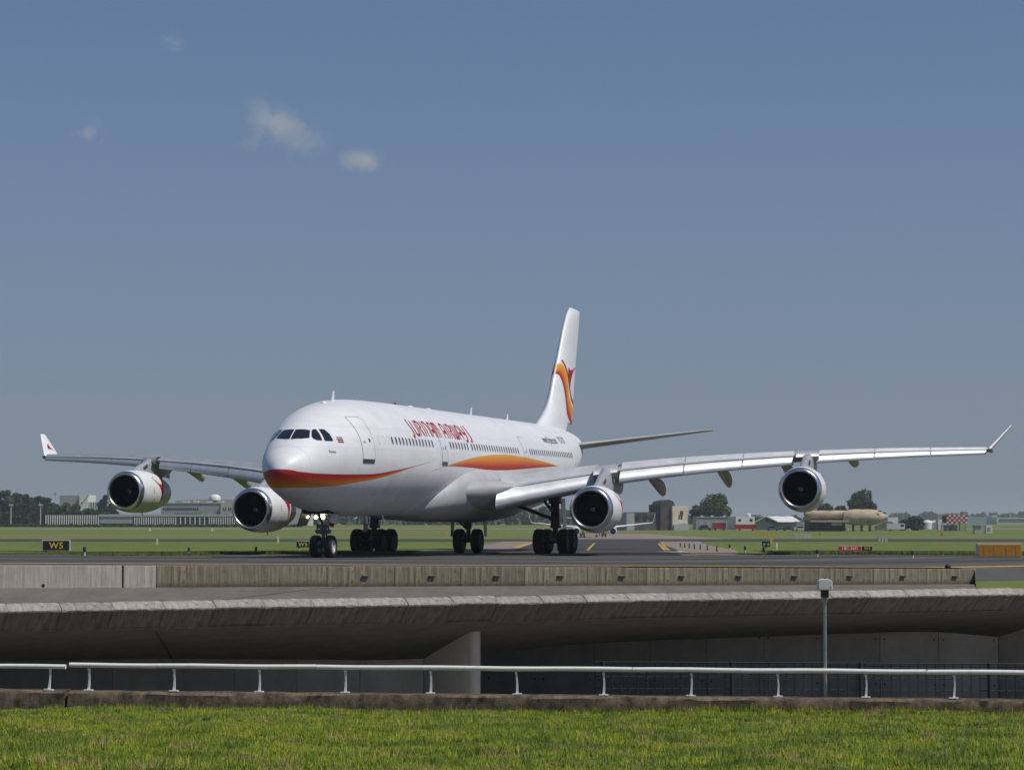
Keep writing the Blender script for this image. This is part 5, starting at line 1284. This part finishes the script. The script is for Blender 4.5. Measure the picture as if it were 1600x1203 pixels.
# ------------------------------------------------------------------ buildings
M_bw = mat('building white', (.74, .72, .68), .7, var=.15, scale=.3)
M_bg = mat('building grey', (.36, .37, .375), .7, var=.2, scale=.3)
M_bc = mat('building cream', (.74, .66, .53), .8, var=.3, scale=.25)
M_bdk = mat('sooty wall', (.075, .07, .066), .9, var=.5, scale=.3)
M_bgr = mat('green cladding', (.09, .13, .10), .6, var=.2, scale=.4)
M_bgr2 = mat('pale olive cladding', (.27, .29, .20), .6, var=.2, scale=.4)
M_pane = mat('dark pane', (.03, .035, .04), .15)
M_roofw = mat('white sheet roof', (.8, .78, .72), .5, var=.12, scale=.4)
M_bpale = mat('pale hangar cladding', (.50, .51, .50), .6, var=.12, scale=.2)
class Bld:
    """building whose front stands at depth d; measures are given as picture columns and rows"""
    def __init__(s, name, px0, px1, d, label, cat='building', pyb=None, yaw=0.0):
        s.d = d; s.pxc = (px0+px1)/2; x = xat(s.pxc, d); s.b = Vector((x, d, surf(x, d))); s.o = tag(empty(name, s.b), label, cat)
    def X(s, px): return xat(px, s.d)-s.b.x
    def Z(s, py): return zat(py, s.d)-s.b.z
    def box(s, name, px0, px1, pyb, pyt, m_, y0=0.0, dep=12.0, parent=None):
        zb = -.6 if pyb is None else s.Z(pyb)
        return MB().b2(s.X(px0), s.X(px1), y0, y0+dep, zb, s.Z(pyt)).build(name, m_, parent or s.o)
    def windows(s, cols, pyb, pyt, wpx, parent, m_=None):
        for px in cols:
            f = MB().b2(s.X(px-wpx/2), s.X(px+wpx/2), -.10, .0, s.Z(pyb), s.Z(pyt)).build('window', M_pane if m_ is None else m_, parent)
# long white-finned fence hall, left
B = Bld('finned_hall', 72, 418, 985, 'long low hall faced with white vertical fins at the left')
wl = B.box('wall', 73, 418, None, 804.5, mat('shaded glass wall', (.05, .055, .06), .4), 1.2, 8)
B.box('band', 156, 418, 807, 803.2, mat('grey fascia', (.40, .42, .43), .6), -.1, 1.25, wl)
fm = MB().b2(-.2, .2, -.35, .35, 0, B.Z(803.5)).mesh('fin', M_bw); fm2 = MB().b2(-.2, .2, -.35, .35, 0, B.Z(807)).mesh('fin', M_bw)
px = 73.0; k = 0
while px < 417:
    lng = px < 157
    if not (157 <= px < 208): link('fin', fm if lng else fm2, B.o, loc=(B.X(px), .2, -.3))
    px += 3.55 if px < 275 else (7.5 if px < 322 else 3.6); k += 1
B.box('plain_panel', 157, 208, 817.5, 804, mat('grey panel', (.33, .345, .35), .6), .2, .8)
# pale box tower with white face, left
B = Bld('box_building', 94, 140, 1150, 'pale box building with bright white end above the left trees')
B.box('wall', 94, 126, None, 774, mat('shade-toned grey-green wall', (.30, .33, .31), .7, var=.1, scale=.2), 0, 24); B.box('end_wall', 125.5, 139, None, 773, M_bw, -1.5, 22)  # one white building: shade of the grey face is put into its colour
MB().prism([(B.X(127), B.Z(787)), (B.X(131), B.Z(784)), (B.X(136.5), B.Z(777.5)), (B.X(140), B.Z(772.5)), (B.X(140), B.Z(774.5)), (B.X(135.5), B.Z(780)), (B.X(129), B.Z(788))], -1.56, -1.5).build('dark_mark', M_pane, B.o)
B = Bld('striped_hall', 139, 159, 1120, 'small hall with green and white vertical stripes left of the engine')
B.box('wall', 139, 159, None, 784.5, mat('fresh green', (.06, .24, .09), .6), 0, 10)
for k in range(5): B.box('stripe', 140.5+k*3.8, 142+k*3.8, 796, 784.8, M_bw, -.15, .15)
# grey office with two floors and cream wing
B = Bld('office_block', 253, 332, 1040, 'grey two-storey office block with window rows behind the fins')
wl = B.box('wall', 253, 346, None, 786, M_bg, 0, 20); B.windows(np.arange(257, 312, 3.1), 797, 793, 1.9, wl); B.windows(np.arange(275, 317, 3.0), 804, 801.5, 1.8, wl)
for px in (262, 284, 301, 322, 338): B.box('roof_unit', px, px+5+2*(px % 3), 785, 782.5-(px % 2), M_bpale, 4, 5, wl)
B.box('parapet', 252.5, 346.5, 786.5, 784.8, mat('grey fascia', (.40, .42, .43), .6), -.3, 20.6, wl)
B = Bld('cream_block', 345, 372, 1036, 'cream block with paired windows left of the inboard engine')
wl = B.box('wall', 345.5, 372, None, 785.5, mat('cream wall', (.46, .44, .39), .7, var=.1, scale=.2), 0, 16); B.windows((350, 353, 358, 361), 797.5, 793, 1.7, wl); B.windows((352.5, 355.5), 804.5, 802, 1.6, wl)
MB().lathe([(B.Z(786), B.X(366.5)-B.X(365)), (B.Z(781), B.X(366)-B.X(365)), (B.Z(779), .3)], o=(B.X(365.5), 5, 0), axis='z', n=10).build('roof_light', M_bw, B.o)
B = Bld('large_hangar', 255, 440, 1250, 'wide hangar with low beige roof and white dome behind the office block')
MB().prism([(B.X(252), -.5), (B.X(445), -.5), (B.X(445), B.Z(786)), (B.X(400), B.Z(782)), (B.X(345), B.Z(779.5)), (B.X(300), B.Z(780)), (B.X(262), B.Z(783)), (B.X(252), B.Z(787))], 0, 40).build('hall', mat('beige cladding', (.44, .38, .33), .7, var=.12, scale=.2), B.o)
MB().lathe([(B.Z(781.5), B.X(346)-B.X(337)), (B.Z(777), B.X(346)-B.X(337)), (B.Z(774), B.X(344)-B.X(337)), (B.Z(772.5), B.X(340)-B.X(337)), (B.Z(772.2), .2)], o=(B.X(337), -2, 0), axis='z', n=20).build('dome', M_roofw, B.o, smooth=60)
B = Bld('pale_hangar', 440, 480, 1150, 'pale hangar wall between inboard engine and nose gear')
B.box('hall', 436, 482, None, 789, M_bpale, 0, 30); B.box('door', 444, 470, None, 800, mat('pale hangar door', (.42, .43, .43), .6), -.4, .35)
# lamp posts
for px, pyt, d, lab in ((18.3, 789.5, 985, 'thin lamp post before the dark trees, leftmost'), (64.5, 789.5, 980, 'thin lamp post left of the white fins'), (87, 771.5, 1060, 'tall lamp post beside the pale box building'), (112, 791, 1030, 'short lamp post above the white fins'), (142.5, 796, 1040, 'short lamp post below the striped hall'), (169.5, 797, 1040, 'short lamp post left below the outboard engine')):
    x = xat(px, d); z = surf(x, d); h = zat(pyt, d)-z; o = tag(empty('lamp_post', (x, d, z)), lab, 'lamp post', 'lamp posts at the left')
    MB().tube([(0, 0, 0), (0, 0, h)], [.28, .2], 6).build('mast', M_bpale, o); MB().b2(-.9, .9, -.3, .3, h-.15, h+.45).build('lamp_head', M_bpale, o)
# fire training tower
B = Bld('burnt_tower', 1020, 1076, 800, 'cream tower with burnt openings and sooty black side')
B.o.rotation_euler[2] = math.radians(20)
fc = B.box('lit_wall', 1048.5, 1074.5, None, 790.5, M_bc, -1.0, 10)
B.box('burn_mark', 1061.5, 1066.5, 805, 798, mat('rust burn', (.12, .03, .015), .9), -1.12, .12, fc); B.box('opening', 1062.5, 1065.5, 811, 805, M_bdk, -1.1, .1, fc); B.box('opening', 1059, 1061, 811, 804, M_bdk, -1.1, .1, fc)
MB().prism([(B.X(1050), -.5), (B.X(1075.5), -.5), (B.X(1075.5), B.Z(819)), (B.X(1068), B.Z(817)), (B.X(1050), B.Z(819.5))], -1.6, -1.05).build('base_screen', M_bg, fc)
st = B.box('sooty_wing', 1030, 1048.4, None, 788, M_bdk, 0, 10)
MB().prism([(B.X(1024), -.5), (B.X(1031), -.5), (B.X(1031), B.Z(790)), (B.X(1027), B.Z(796))], 1, 8).build('sooty_buttress', M_bdk, st)
MB().prism([(B.X(1030), B.Z(789)), (B.X(1034), B.Z(783)), (B.X(1046), B.Z(780.5)), (B.X(1053), B.Z(783)), (B.X(1056.5), B.Z(791)), (B.X(1050), B.Z(791))], .5, 8).build('charred_roof', M_bdk, st)
lw = B.box('low_wing', 988, 1024.5, None, 800, mat('smoke stained wall', (.10, .095, .09), .9, var=.5, scale=.3), 1, 9)
for px in (994, 1006, 1018): MB().lathe([(-.2, .01), (-.2, 1.0), (0, 1.0)], o=(B.X(px), 1.0, B.Z(808.5)), axis='y', n=14).build('opening', M_black, lw)
B.box('pale_end', 975, 988, None, 801, M_bg, 1, 9, lw)
# shed group
B = Bld('grey_shed', 1086, 1148, 835, 'long grey shed between large tree and white office')
wl = B.box('wall', 1087, 1148.5, None, 808, M_bg, 0, 14); B.box('roof_edge', 1086.5, 1149, 808.3, 807, mat('grey fascia', (.40, .42, .43), .6), -.2, 14.4, wl); B.windows((1142, 1145.5), 813.5, 810.5, 2.6, wl)
for px in (1096, 1112, 1131): B.box('roof_unit', px, px+4, 807.5, 805, M_bpale, 4, 3, wl)
for px in (1092, 1103, 1117, 1134): B.box('shed_door', px, px+6, None, 815, mat('grey fascia', (.40, .42, .43), .6), -.12, .12, wl)
B = Bld('white_office', 1148, 1180, 822, 'small white office with two dark windows beside the grey shed')
B.o.rotation_euler[2] = math.radians(12)
wl = B.box('wall', 1148.5, 1179.5, None, 806.8, M_bw, 0, 10); B.windows((1155, 1173.5), 814, 810.5, 4.2, wl); MB().lathe([(B.Z(807), .9), (B.Z(803), .9), (B.Z(801.5), .3)], o=(B.X(1173.5), 3, 0), axis='z', n=10).build('vent', M_bw, B.o)
B = Bld('green_barn', 1178, 1252, 812, 'barn with dark green gable and long white roof')
ap, ev = B.Z(807.5), B.Z(815.5)
MB().prism([(B.X(1179), -.5), (B.X(1212.5), -.5), (B.X(1212.5), ev), (B.X(1196), ap), (B.X(1179), ev)], -1.0, 0).build('gable', M_bgr, B.o)
MB().b2(B.X(1212.5), B.X(1248), .3, 12, -.5, ev).build('side_wall', M_bgr2, B.o)
MB().add([(B.X(1196), -1.3, ap+.15), (B.X(1213.6), -1.3, ev+.05), (B.X(1252), .2, ev), (B.X(1241), 7, B.Z(806.3)), (B.X(1180), 7, B.Z(806.3))], [(0, 1, 2, 3, 4)]).build('roof', M_roofw, B.o, fix=False)
MB().add([(B.X(1196), -1.32, ap+.2), (B.X(1178), -1.32, ev-.1), (B.X(1178), -1.32, ev+.15), (B.X(1196), -1.32, ap+.45), (B.X(1213.6), -1.32, ev+.3), (B.X(1213.6), -1.32, ev+.02)], [(0, 1, 2, 3), (0, 3, 4, 5)]).build('verge_board', M_roofw, B.o, fix=False)
B = Bld('grey_container', 1243, 1261, 800, 'grey container at the right end of the green barn')
c = B.box('shell', 1243.5, 1260.5, None, 814.5, M_bg, 0, 6)
for k in range(4): B.box('rib', 1245+4*k, 1246+4*k, 826, 815, mat('grey fascia', (.40, .42, .43), .6), -.12, .12, c)
# fire engines and cars
M_fr = mat('fire engine red', (.33, .02, .02), .4)
M_car = [mat('car paint white', (.6, .6, .6), .35), mat('car paint dark', (.06, .065, .08), .35), mat('car paint blue', (.05, .10, .22), .35), M_fr]
def vehicle(px, d, L2, h, mm, label, truck=False, name='parked_car', cat='car', dirn=1):
    x = xat(px, d); o = tag(empty(name, (x, d, surf(x, d)+.02)), label, cat, 'vehicles by the sheds')
    if truck:
        MB().prism([(-L2/2, .5), (L2/2, .5), (L2/2, h*.95), (L2/2-1.6, h), (L2/2-1.8, h*.96), (-L2/2, h*.96)], -1.2, 1.2).build('body', mm, o)
        MB().b2(L2/2-1.5, L2/2-.3, -1.24, -1.2, h*.55, h*.85).build('window', M_pane, o)
    else:
        MB().prism([(-L2/2, .35), (L2/2, .35), (L2/2, .8), (L2*.28, .95), (L2*.14, h), (-L2*.3, h), (-L2*.44, .98), (-L2/2, .9)], -.85, .85).build('body', mm, o)
        MB().prism([(L2*.22, .98), (L2*.12, h-.08), (-L2*.28, h-.08), (-L2*.38, 1.0)], -.87, -.85).build('window', M_pane, o)
    for dx in (-L2*.3, L2*.3): MB().lathe([(-.12, .01), (-.12, .25), (-.1, .36), (.1, .36), (.12, .01)], o=(dx, -.8, .34), axis='y', n=12).build('wheel', M_tyre, o)
vehicle(1123, 790, 4.6, 2.7, M_fr, 'red fire engine in front of the grey shed, left of two', True, 'fire_engine', 'truck')
vehicle(1165, 785, 7.5, 2.2, M_fr, 'long low red fire engine in front of the white office', True, 'fire_engine', 'truck')
vehicle(1101, 788, 5, 1.9, M_car[1], 'dark van in front of the grey shed left of the red engine', False, 'parked_van', 'van')
vehicle(1206, 780, 4.6, 1.6, M_car[2], 'blue car in front of the green gable')
vehicle(1231, 780, 4.4, 1.6, M_car[1], 'dark car in front of the olive barn wall')
vehicle(1250, 778, 4.4, 1.6, M_car[0], 'pale car in front of the grey container')
vehicle(1398, 780, 6.0, 2.6, M_car[0], 'white van under the nose of the training mock-up', True, 'parked_van', 'van')
vehicle(1310, 782, 5.0, 1.7, M_car[2], 'blue car under the training mock-up')
# burnt training aircraft
x0 = xat(1322, 770); o = tag(empty('training_mockup', (x0, 770, surf(x0, 770))), 'rusty beige aircraft mock-up with fat front and thin tail on dark supports', 'aircraft')
gx_ = lambda px: xat(px, 770)-x0
gz_ = lambda py: zat(py, 770)-surf(x0, 770)
t = NT('scorched beige metal'); v = t.coord('Object', (.25, .25, .6)); n1 = t.noise(v, 1.2, 8, .7); n2 = t.noise(v, .5, 4, .6)
c = t.ramp(n1, [(.3, (.30, .20, .12)), (.5, (.45, .36, .25)), (.7, (.55, .47, .35))]); c = t.mix(t.math('MULTIPLY', t.step(n2, .56, .68), .8), c, (.13, .075, .045))
t.L.new(c, t.b.inputs['Base Color']); t.b.inputs['Roughness'].default_value = .75; M_rust = t.m
zc_ = gz_(808); r0 = (gz_(795.5)-gz_(820.5))/2
MB().lathe([(gx_(1316), .3), (gx_(1317), r0*.6), (gx_(1324), r0*.92), (gx_(1332), r0), (gx_(1360), r0), (gx_(1368), r0*.9), (gx_(1374), r0*.72), (gx_(1380), r0*.45), (gx_(1381), r0*.4)], o=(0, 0, zc_), n=28).build('fuselage', M_rust, o, smooth=50)
MB().lathe([(gx_(1381), r0*.42), (gx_(1384), r0*.36), (gx_(1387), r0*.1), (gx_(1387.5), .05)], o=(0, 0, zc_), n=20).build('nose_cone', M_bg, o, smooth=50)
z2 = gz_(804); r2 = (gz_(797.5)-gz_(811))/2
MB().lathe([(gx_(1256), .2), (gx_(1258), r2*.6), (gx_(1264), r2*.95), (gx_(1290), r2), (gx_(1324), r2)], o=(0, 1.5, z2), n=24).build('tail_tube', M_rust, o, smooth=50)
MB().b2(gx_(1263), gx_(1322), -5, 0, gz_(815.5), gz_(812.5)).build('wing', M_rust, o)
MB().lathe([(gx_(1296), r2*.35), (gx_(1297), r2*.5), (gx_(1312), r2*.45), (gx_(1313), .1)], o=(0, -4, gz_(818)), n=16).build('engine', M_rust, o, smooth=50)
for px in (1262, 1275, 1290, 1304, 1318, 1332, 1345, 1358): MB().b2(gx_(px)-.25, gx_(px)+.25, -1, 1, -.3, gz_(813) if px < 1320 else gz_(817)).build('support', M_bdk, o)
MB().b2(gx_(1258), gx_(1318), 2.2, 2.6, -.3, gz_(813)).build('screen', M_bdk, o)
MB().b2(gx_(1370.5), gx_(1374), -r0*.93, -r0*.8, gz_(799.5), gz_(797.5)).build('cockpit_window', M_pane, o)
# boxes right of it
B = Bld('white_box_building', 1386, 1402, 860, 'plain white box building behind the mock-up nose'); B.box('wall', 1386.5, 1402, None, 808, M_bw, 0, 8); B.box('side_door', 1398, 1400.5, None, 818, M_bg, -.15, .15)
B = Bld('brown_hut', 1368, 1402, 800, 'hut with brown pitched roof below the mock-up nose')
MB().prism([(B.X(1370), -.4), (B.X(1401), -.4), (B.X(1401), B.Z(822)), (B.X(1370), B.Z(822))], 0, 6).build('wall', M_bc, B.o); MB().prism([(B.X(1368), B.Z(822.2)), (B.X(1403), B.Z(822.2)), (B.X(1391), B.Z(815)), (B.X(1382), B.Z(815))], -.5, 6.5).build('roof', mat('brown roof', (.17, .11, .07), .8), B.o)
for i, (px, r, lab) in enumerate(((1448, 4.5, 'white domed tank left of the chequered hut'), (1462, 5.0, 'second white tank beside the chequered hut'))):
    d = 850; x = xat(px, d); g = surf(x, d); h = zat(812, d)-g
    oo = tag(empty('white_tank', (x, d, g)), lab, 'tank', 'white tanks'); MB().lathe([(-.5, r*.45), (h*.7, r*.45)], axis='z', n=18).build('shell', M_bw, oo, smooth=50); MB().lathe([(h*.7, r*.45), (h*.88, r*.36), (h, .1)], axis='z', n=18).build('dome', M_bw, oo, smooth=50)
B = Bld('cream_hut', 1464, 1479, 830, 'pale hut just left of the chequered hut'); B.box('wall', 1465, 1478.5, None, 811, M_bw, 0, 6); B.box('door', 1470, 1473, None, 817, M_bg, -.12, .12)
# chequered hut on legs
d = 780; B = Bld('chequered_hut', 1476, 1511, d, 'red and white chequered equipment hut raised on legs')
bd = B.box('cabin', 1478, 1510.5, 817.5, 803.5, M_bw, 0, 6)
nx_, nz_ = 9, 4
for i in range(nx_):
    for j in range(nz_):
        if (i+j) % 2 == 0:
            a, b_ = 1478+32.5*i/nx_, 1478+32.5*(i+1)/nx_; q, r2_ = 803.5+14*j/nz_, 803.5+14*(j+1)/nz_
            MB().b2(B.X(a), B.X(b_), -.06, 0, B.Z(r2_), B.Z(q)).build('red_square', mat('chequer red', (.42, .02, .03), .5), bd)
B.box('dark_end', 1475.5, 1478, 816.5, 806, M_bdk, .3, 5, bd)
for px in (1480, 1489, 1499, 1508): B.box('leg', px-.6, px+.6, None, 817.5, M_bg, .5, 1.2)
B.box('grey_base', 1478, 1496, None, 820, M_bg, 1.8, 4)
MB().tube([(B.X(1498), 0, -.3), (B.X(1509), 0, B.Z(818))], .25, 6).build('stair', M_bg, B.o)
B = Bld('small_hut', 1521, 1532, 700, 'small pinkish hut right of the chequered hut', pyb=833); B.box('wall', 1521.5, 1532.5, None, 821, mat('pinkish wall', (.42, .36, .33), .7), 0, 3); B.box('roof', 1521, 1533, 821.3, 820.3, M_bg, -.3, 3.6)
B = Bld('white_kiosk', 1539, 1549, 720, 'small white kiosk near the right edge'); B.box('wall', 1539.5, 1549, None, 820.5, M_bw, 0, 3); B.box('opening', 1542, 1546.5, 829, 823.5, M_bg, -.1, .1)
B = Bld('far_terminal', 1545, 1640, 1900, 'long pale terminal far off at the right edge'); wl = B.box('wall', 1556, 1660, None, 808.5, M_bpale, 0, 40); B.box('glass_band', 1560, 1655, 813, 811, M_pane, -.5, .5, wl)
B = Bld('far_terminal', 1490, 1560, 2100, 'low blue-green far hall behind the distant white airliner'); B.box('wall', 1505, 1552, None, 807.5, mat('bluish wall', (.24, .31, .34), .6), 0, 40); B.box('block', 1548, 1556, None, 804.5, M_bpale, -3, 20)

# ------------------------------------------------------------------ other airliners
def small_jet(name, loc, yaw, S, label, detail=True):
    """twin jet with nose along local -x; S scales a 38 m aircraft"""
    o = tag(empty(name, loc, yaw), label, 'airplane'); o.scale = (S, S, S)
    L3 = [(0, .05), (.25, .6), (.8, 1.05), (1.8, 1.5), (3.2, 1.8), (5, 1.88), (25, 1.88), (29, 1.6), (33, .95), (36, .45), (37, .2)]
    zc = 3.1; G = []
    for x, r in L3: G.append([(x, r*math.sin(w), zc+(0 if x < 25 else (x-25)*.10)-(.45*max(0, 1-x/3))+r*1.06*math.cos(w)) for w in np.linspace(0, 2*math.pi, 24, endpoint=False)])
    m = MB().grid(G, wrap=True); m.build('fuselage', M_wht, o, smooth=60)
    for s_ in (-1, 1):
        G = []
        for y, le, c, z in ((1.2, 12.4, 7.6, 2.2), (5.2, 15.2, 4.9, 2.65), (16.2, 21.4, 1.9, 3.85)):
            G.append([(le+cx*c, s_*y, z+cz*c) for cx, cz in airfoil(1)])
        m = MB().grid(G, wrap=True); wg = m.build('wing', M_wht, o, smooth=50)
        G = []
        for f in np.linspace(0, 1, 5):
            y = 16.2+.75*math.sin(f*1.3); z = 3.85+2.3*f**1.4; c = 1.9*(1-f)+.8*f; le = 21.4+1.6*f
            G.append([(le+cx*c, s_*(y-cz*c*f), z+cz*c*(1-f)) for cx, cz in airfoil(.9)])
        MB().grid(G, wrap=True).build('winglet', M_wht, wg, smooth=50)
        en = MB().lathe([(0, .93), (.1, 1.03), (.5, 1.1), (1.8, 1.1), (3.4, .85), (4.2, .6)], n=24).build('engine', M_wht, o, smooth=50, loc=(11.2, s_*4.83, 1.55))
        MB().lathe([(.0, .8), (.08, .76), (.9, .72), (.9, .01)], n=24).build('inlet', M_dkin, en, smooth=50)
        MB().lathe([(.02, .79), (-.03, .9), (.0, 1.0), (.08, 1.04), (.2, 1.06)], n=24).build('inlet_lip', M_wht, en, smooth=50)
        MB().prism([(12.4, 2.3), (16.2, 2.3), (16.2, 2.75), (14.2, 2.85)], s_*4.83-.15, s_*4.83+.15).build('pylon', M_wht, o)
        g = MB().tube([(17.5, s_*2.86, .5), (17.5, s_*2.6, 2.4)], .14, 8).build('main_gear', M_gear, o)
        for dy in (-.43, .43): MB().lathe([(-.2, .02), (-.2, .3), (-.17, .5), (0, .56), (.17, .5), (.2, .3), (.2, .02)], o=(17.5, s_*2.86+dy, .56), axis='y', n=18).build('wheel', M_tyre, g)
        G = []
        for y, le, c, z in ((.4, 32.2, 4.2, 4.6), (7.0, 36.2, 1.6, 5.3)): G.append([(le+cx*c, s_*y, z+cz*c*.8) for cx, cz in airfoil(1)])
        MB().grid(G, wrap=True).build('horizontal_tail', M_wht, o, smooth=50)
    g = MB().tube([(3.6, 0, .35), (3.6, 0, 1.8)], .1, 8).build('nose_gear', M_gear, o)
    for dy in (-.2, .2): MB().lathe([(-.1, .02), (-.1, .2), (0, .34), (.1, .2), (.1, .02)], o=(3.6, dy, .34), axis='y', n=14).build('wheel', M_tyre, g)
    G = []
    for z, le, c in ((4.6, 28.2, 7.4), (6.0, 31.0, 5.2), (12.3, 36.2, 2.2)): G.append([(le+cx*c, cz*c*.8, z) for cx, cz in airfoil(1)])
    MB().grid(G, wrap=True).build('vertical_tail', M_wht, o, smooth=50)
    for s_ in (-1, 1): MB().add([(.0, 0, 0)]*0, []) if False else None
    for y0, y1 in ((-.8, -.08), (.08, .8)): MB().add([(1.05, y0*1.0, zc+.25), (1.05, y1, zc+.25), (1.75, y1, zc+.85), (1.75, y0, zc+.85)], [(0, 1, 2, 3)]).build('cockpit_window', M_glass, o, fix=False)
    return o
d = 600; x = xat(933, d)
small_jet('distant_airliner', (x, d, surf(x, d)+.05), math.radians(90+1.5), 1.0, 'small white twin-engine airliner far behind, seen head-on beside the inboard right engine')
d = 2500; x = xat(1519, d); small_jet('distant_airliner', (x, d, surf(x, d)), math.radians(84), 1.0, 'distant white airliner parked at the right beyond the huts')
d = 2600; x = xat(1592, d); small_jet('distant_airliner', (x, d, surf(x, d)), math.radians(97), .9, 'farthest white airliner in front of the terminal at the right edge')

# ------------------------------------------------------------------ clouds
def cloud(px, py, wpx, hpx, d, dens, seed, label, tilt=0.0):
    c = at(px, py, d); w, h = wpx*d/FPX, hpx*d/FPX
    t = NT('cloud vapour'); N = t.N; N.remove(t.b); v = t.coord('Object')
    ln = N.new('ShaderNodeVectorMath'); ln.operation = 'LENGTH'; t.L.new(v, ln.inputs[0])
    fall = t.step(ln.outputs['Value'], 1.0, .1)
    mp = N.new('ShaderNodeMapping'); mp.inputs['Location'].default_value = (seed*3.1, seed*1.7, seed); mp.inputs['Scale'].default_value = (1, .6, h/w); t.L.new(v, mp.inputs[0])
    n = t.noise(mp.outputs[0], 1.9, 8, .66)
    dn = t.math('MULTIPLY', t.math('MAXIMUM', t.math('SUBTRACT', t.math('ADD', t.math('MULTIPLY', t.math('SUBTRACT', n, .5), 2.6), fall), .46), 0.0), t.math('MULTIPLY', fall, dens))
    pv = N.new('ShaderNodeVolumePrincipled'); pv.inputs['Color'].default_value = (1, .945, .94, 1); pv.inputs['Anisotropy'].default_value = -.3; t.L.new(dn, pv.inputs['Density'])
    t.L.new(pv.outputs[0], N['Material Output'].inputs['Volume'])
    m = MB(); G = [[(math.sin(a)*math.cos(b_), math.sin(a)*math.sin(b_), math.cos(a)) for b_ in np.linspace(0, 2*math.pi, 24, endpoint=False)] for a in np.linspace(.02, math.pi-.02, 14)]
    m.grid(G, wrap=True); m.f += [tuple(range(24)), tuple(13*24+k for k in range(24))]; m.m += [0, 0]
    o = m.build('cloud', t.m, loc=c, rot=(0, math.radians(tilt), 0)); o.scale = (w/2, w/2*.6, h/2)
    tag(o, label, 'cloud', 'small clouds', 'stuff')
cloud(434, 203, 225, 140, 4000, .036, 1.0, 'largest soft cloud in the upper left sky', 12)
cloud(562, 254, 160, 70, 4000, .034, 4.3, 'flat small cloud right of the largest cloud', 4)
cloud(140, 207, 90, 70, 4000, .03, 2.2, 'faint wisp of cloud far left in the sky', -20)
cloud(272, 66, 90, 60, 4000, .02, 6.4, 'barely visible cloud wisp near the top left', 20)

# ------------------------------------------------------------------ haze
t = NT('thin summer haze'); t.N.remove(t.b); pv = t.N.new('ShaderNodeVolumePrincipled'); pv.inputs['Color'].default_value = (.80, .88, 1, 1)
pv.inputs['Density'].default_value = .00011; pv.inputs['Anisotropy'].default_value = .1; t.L.new(pv.outputs[0], t.N['Material Output'].inputs['Volume'])
tag(MB().b2(-2500, 2500, -60, 3800, -8.5, 26).build('haze', t.m), kind='stuff')
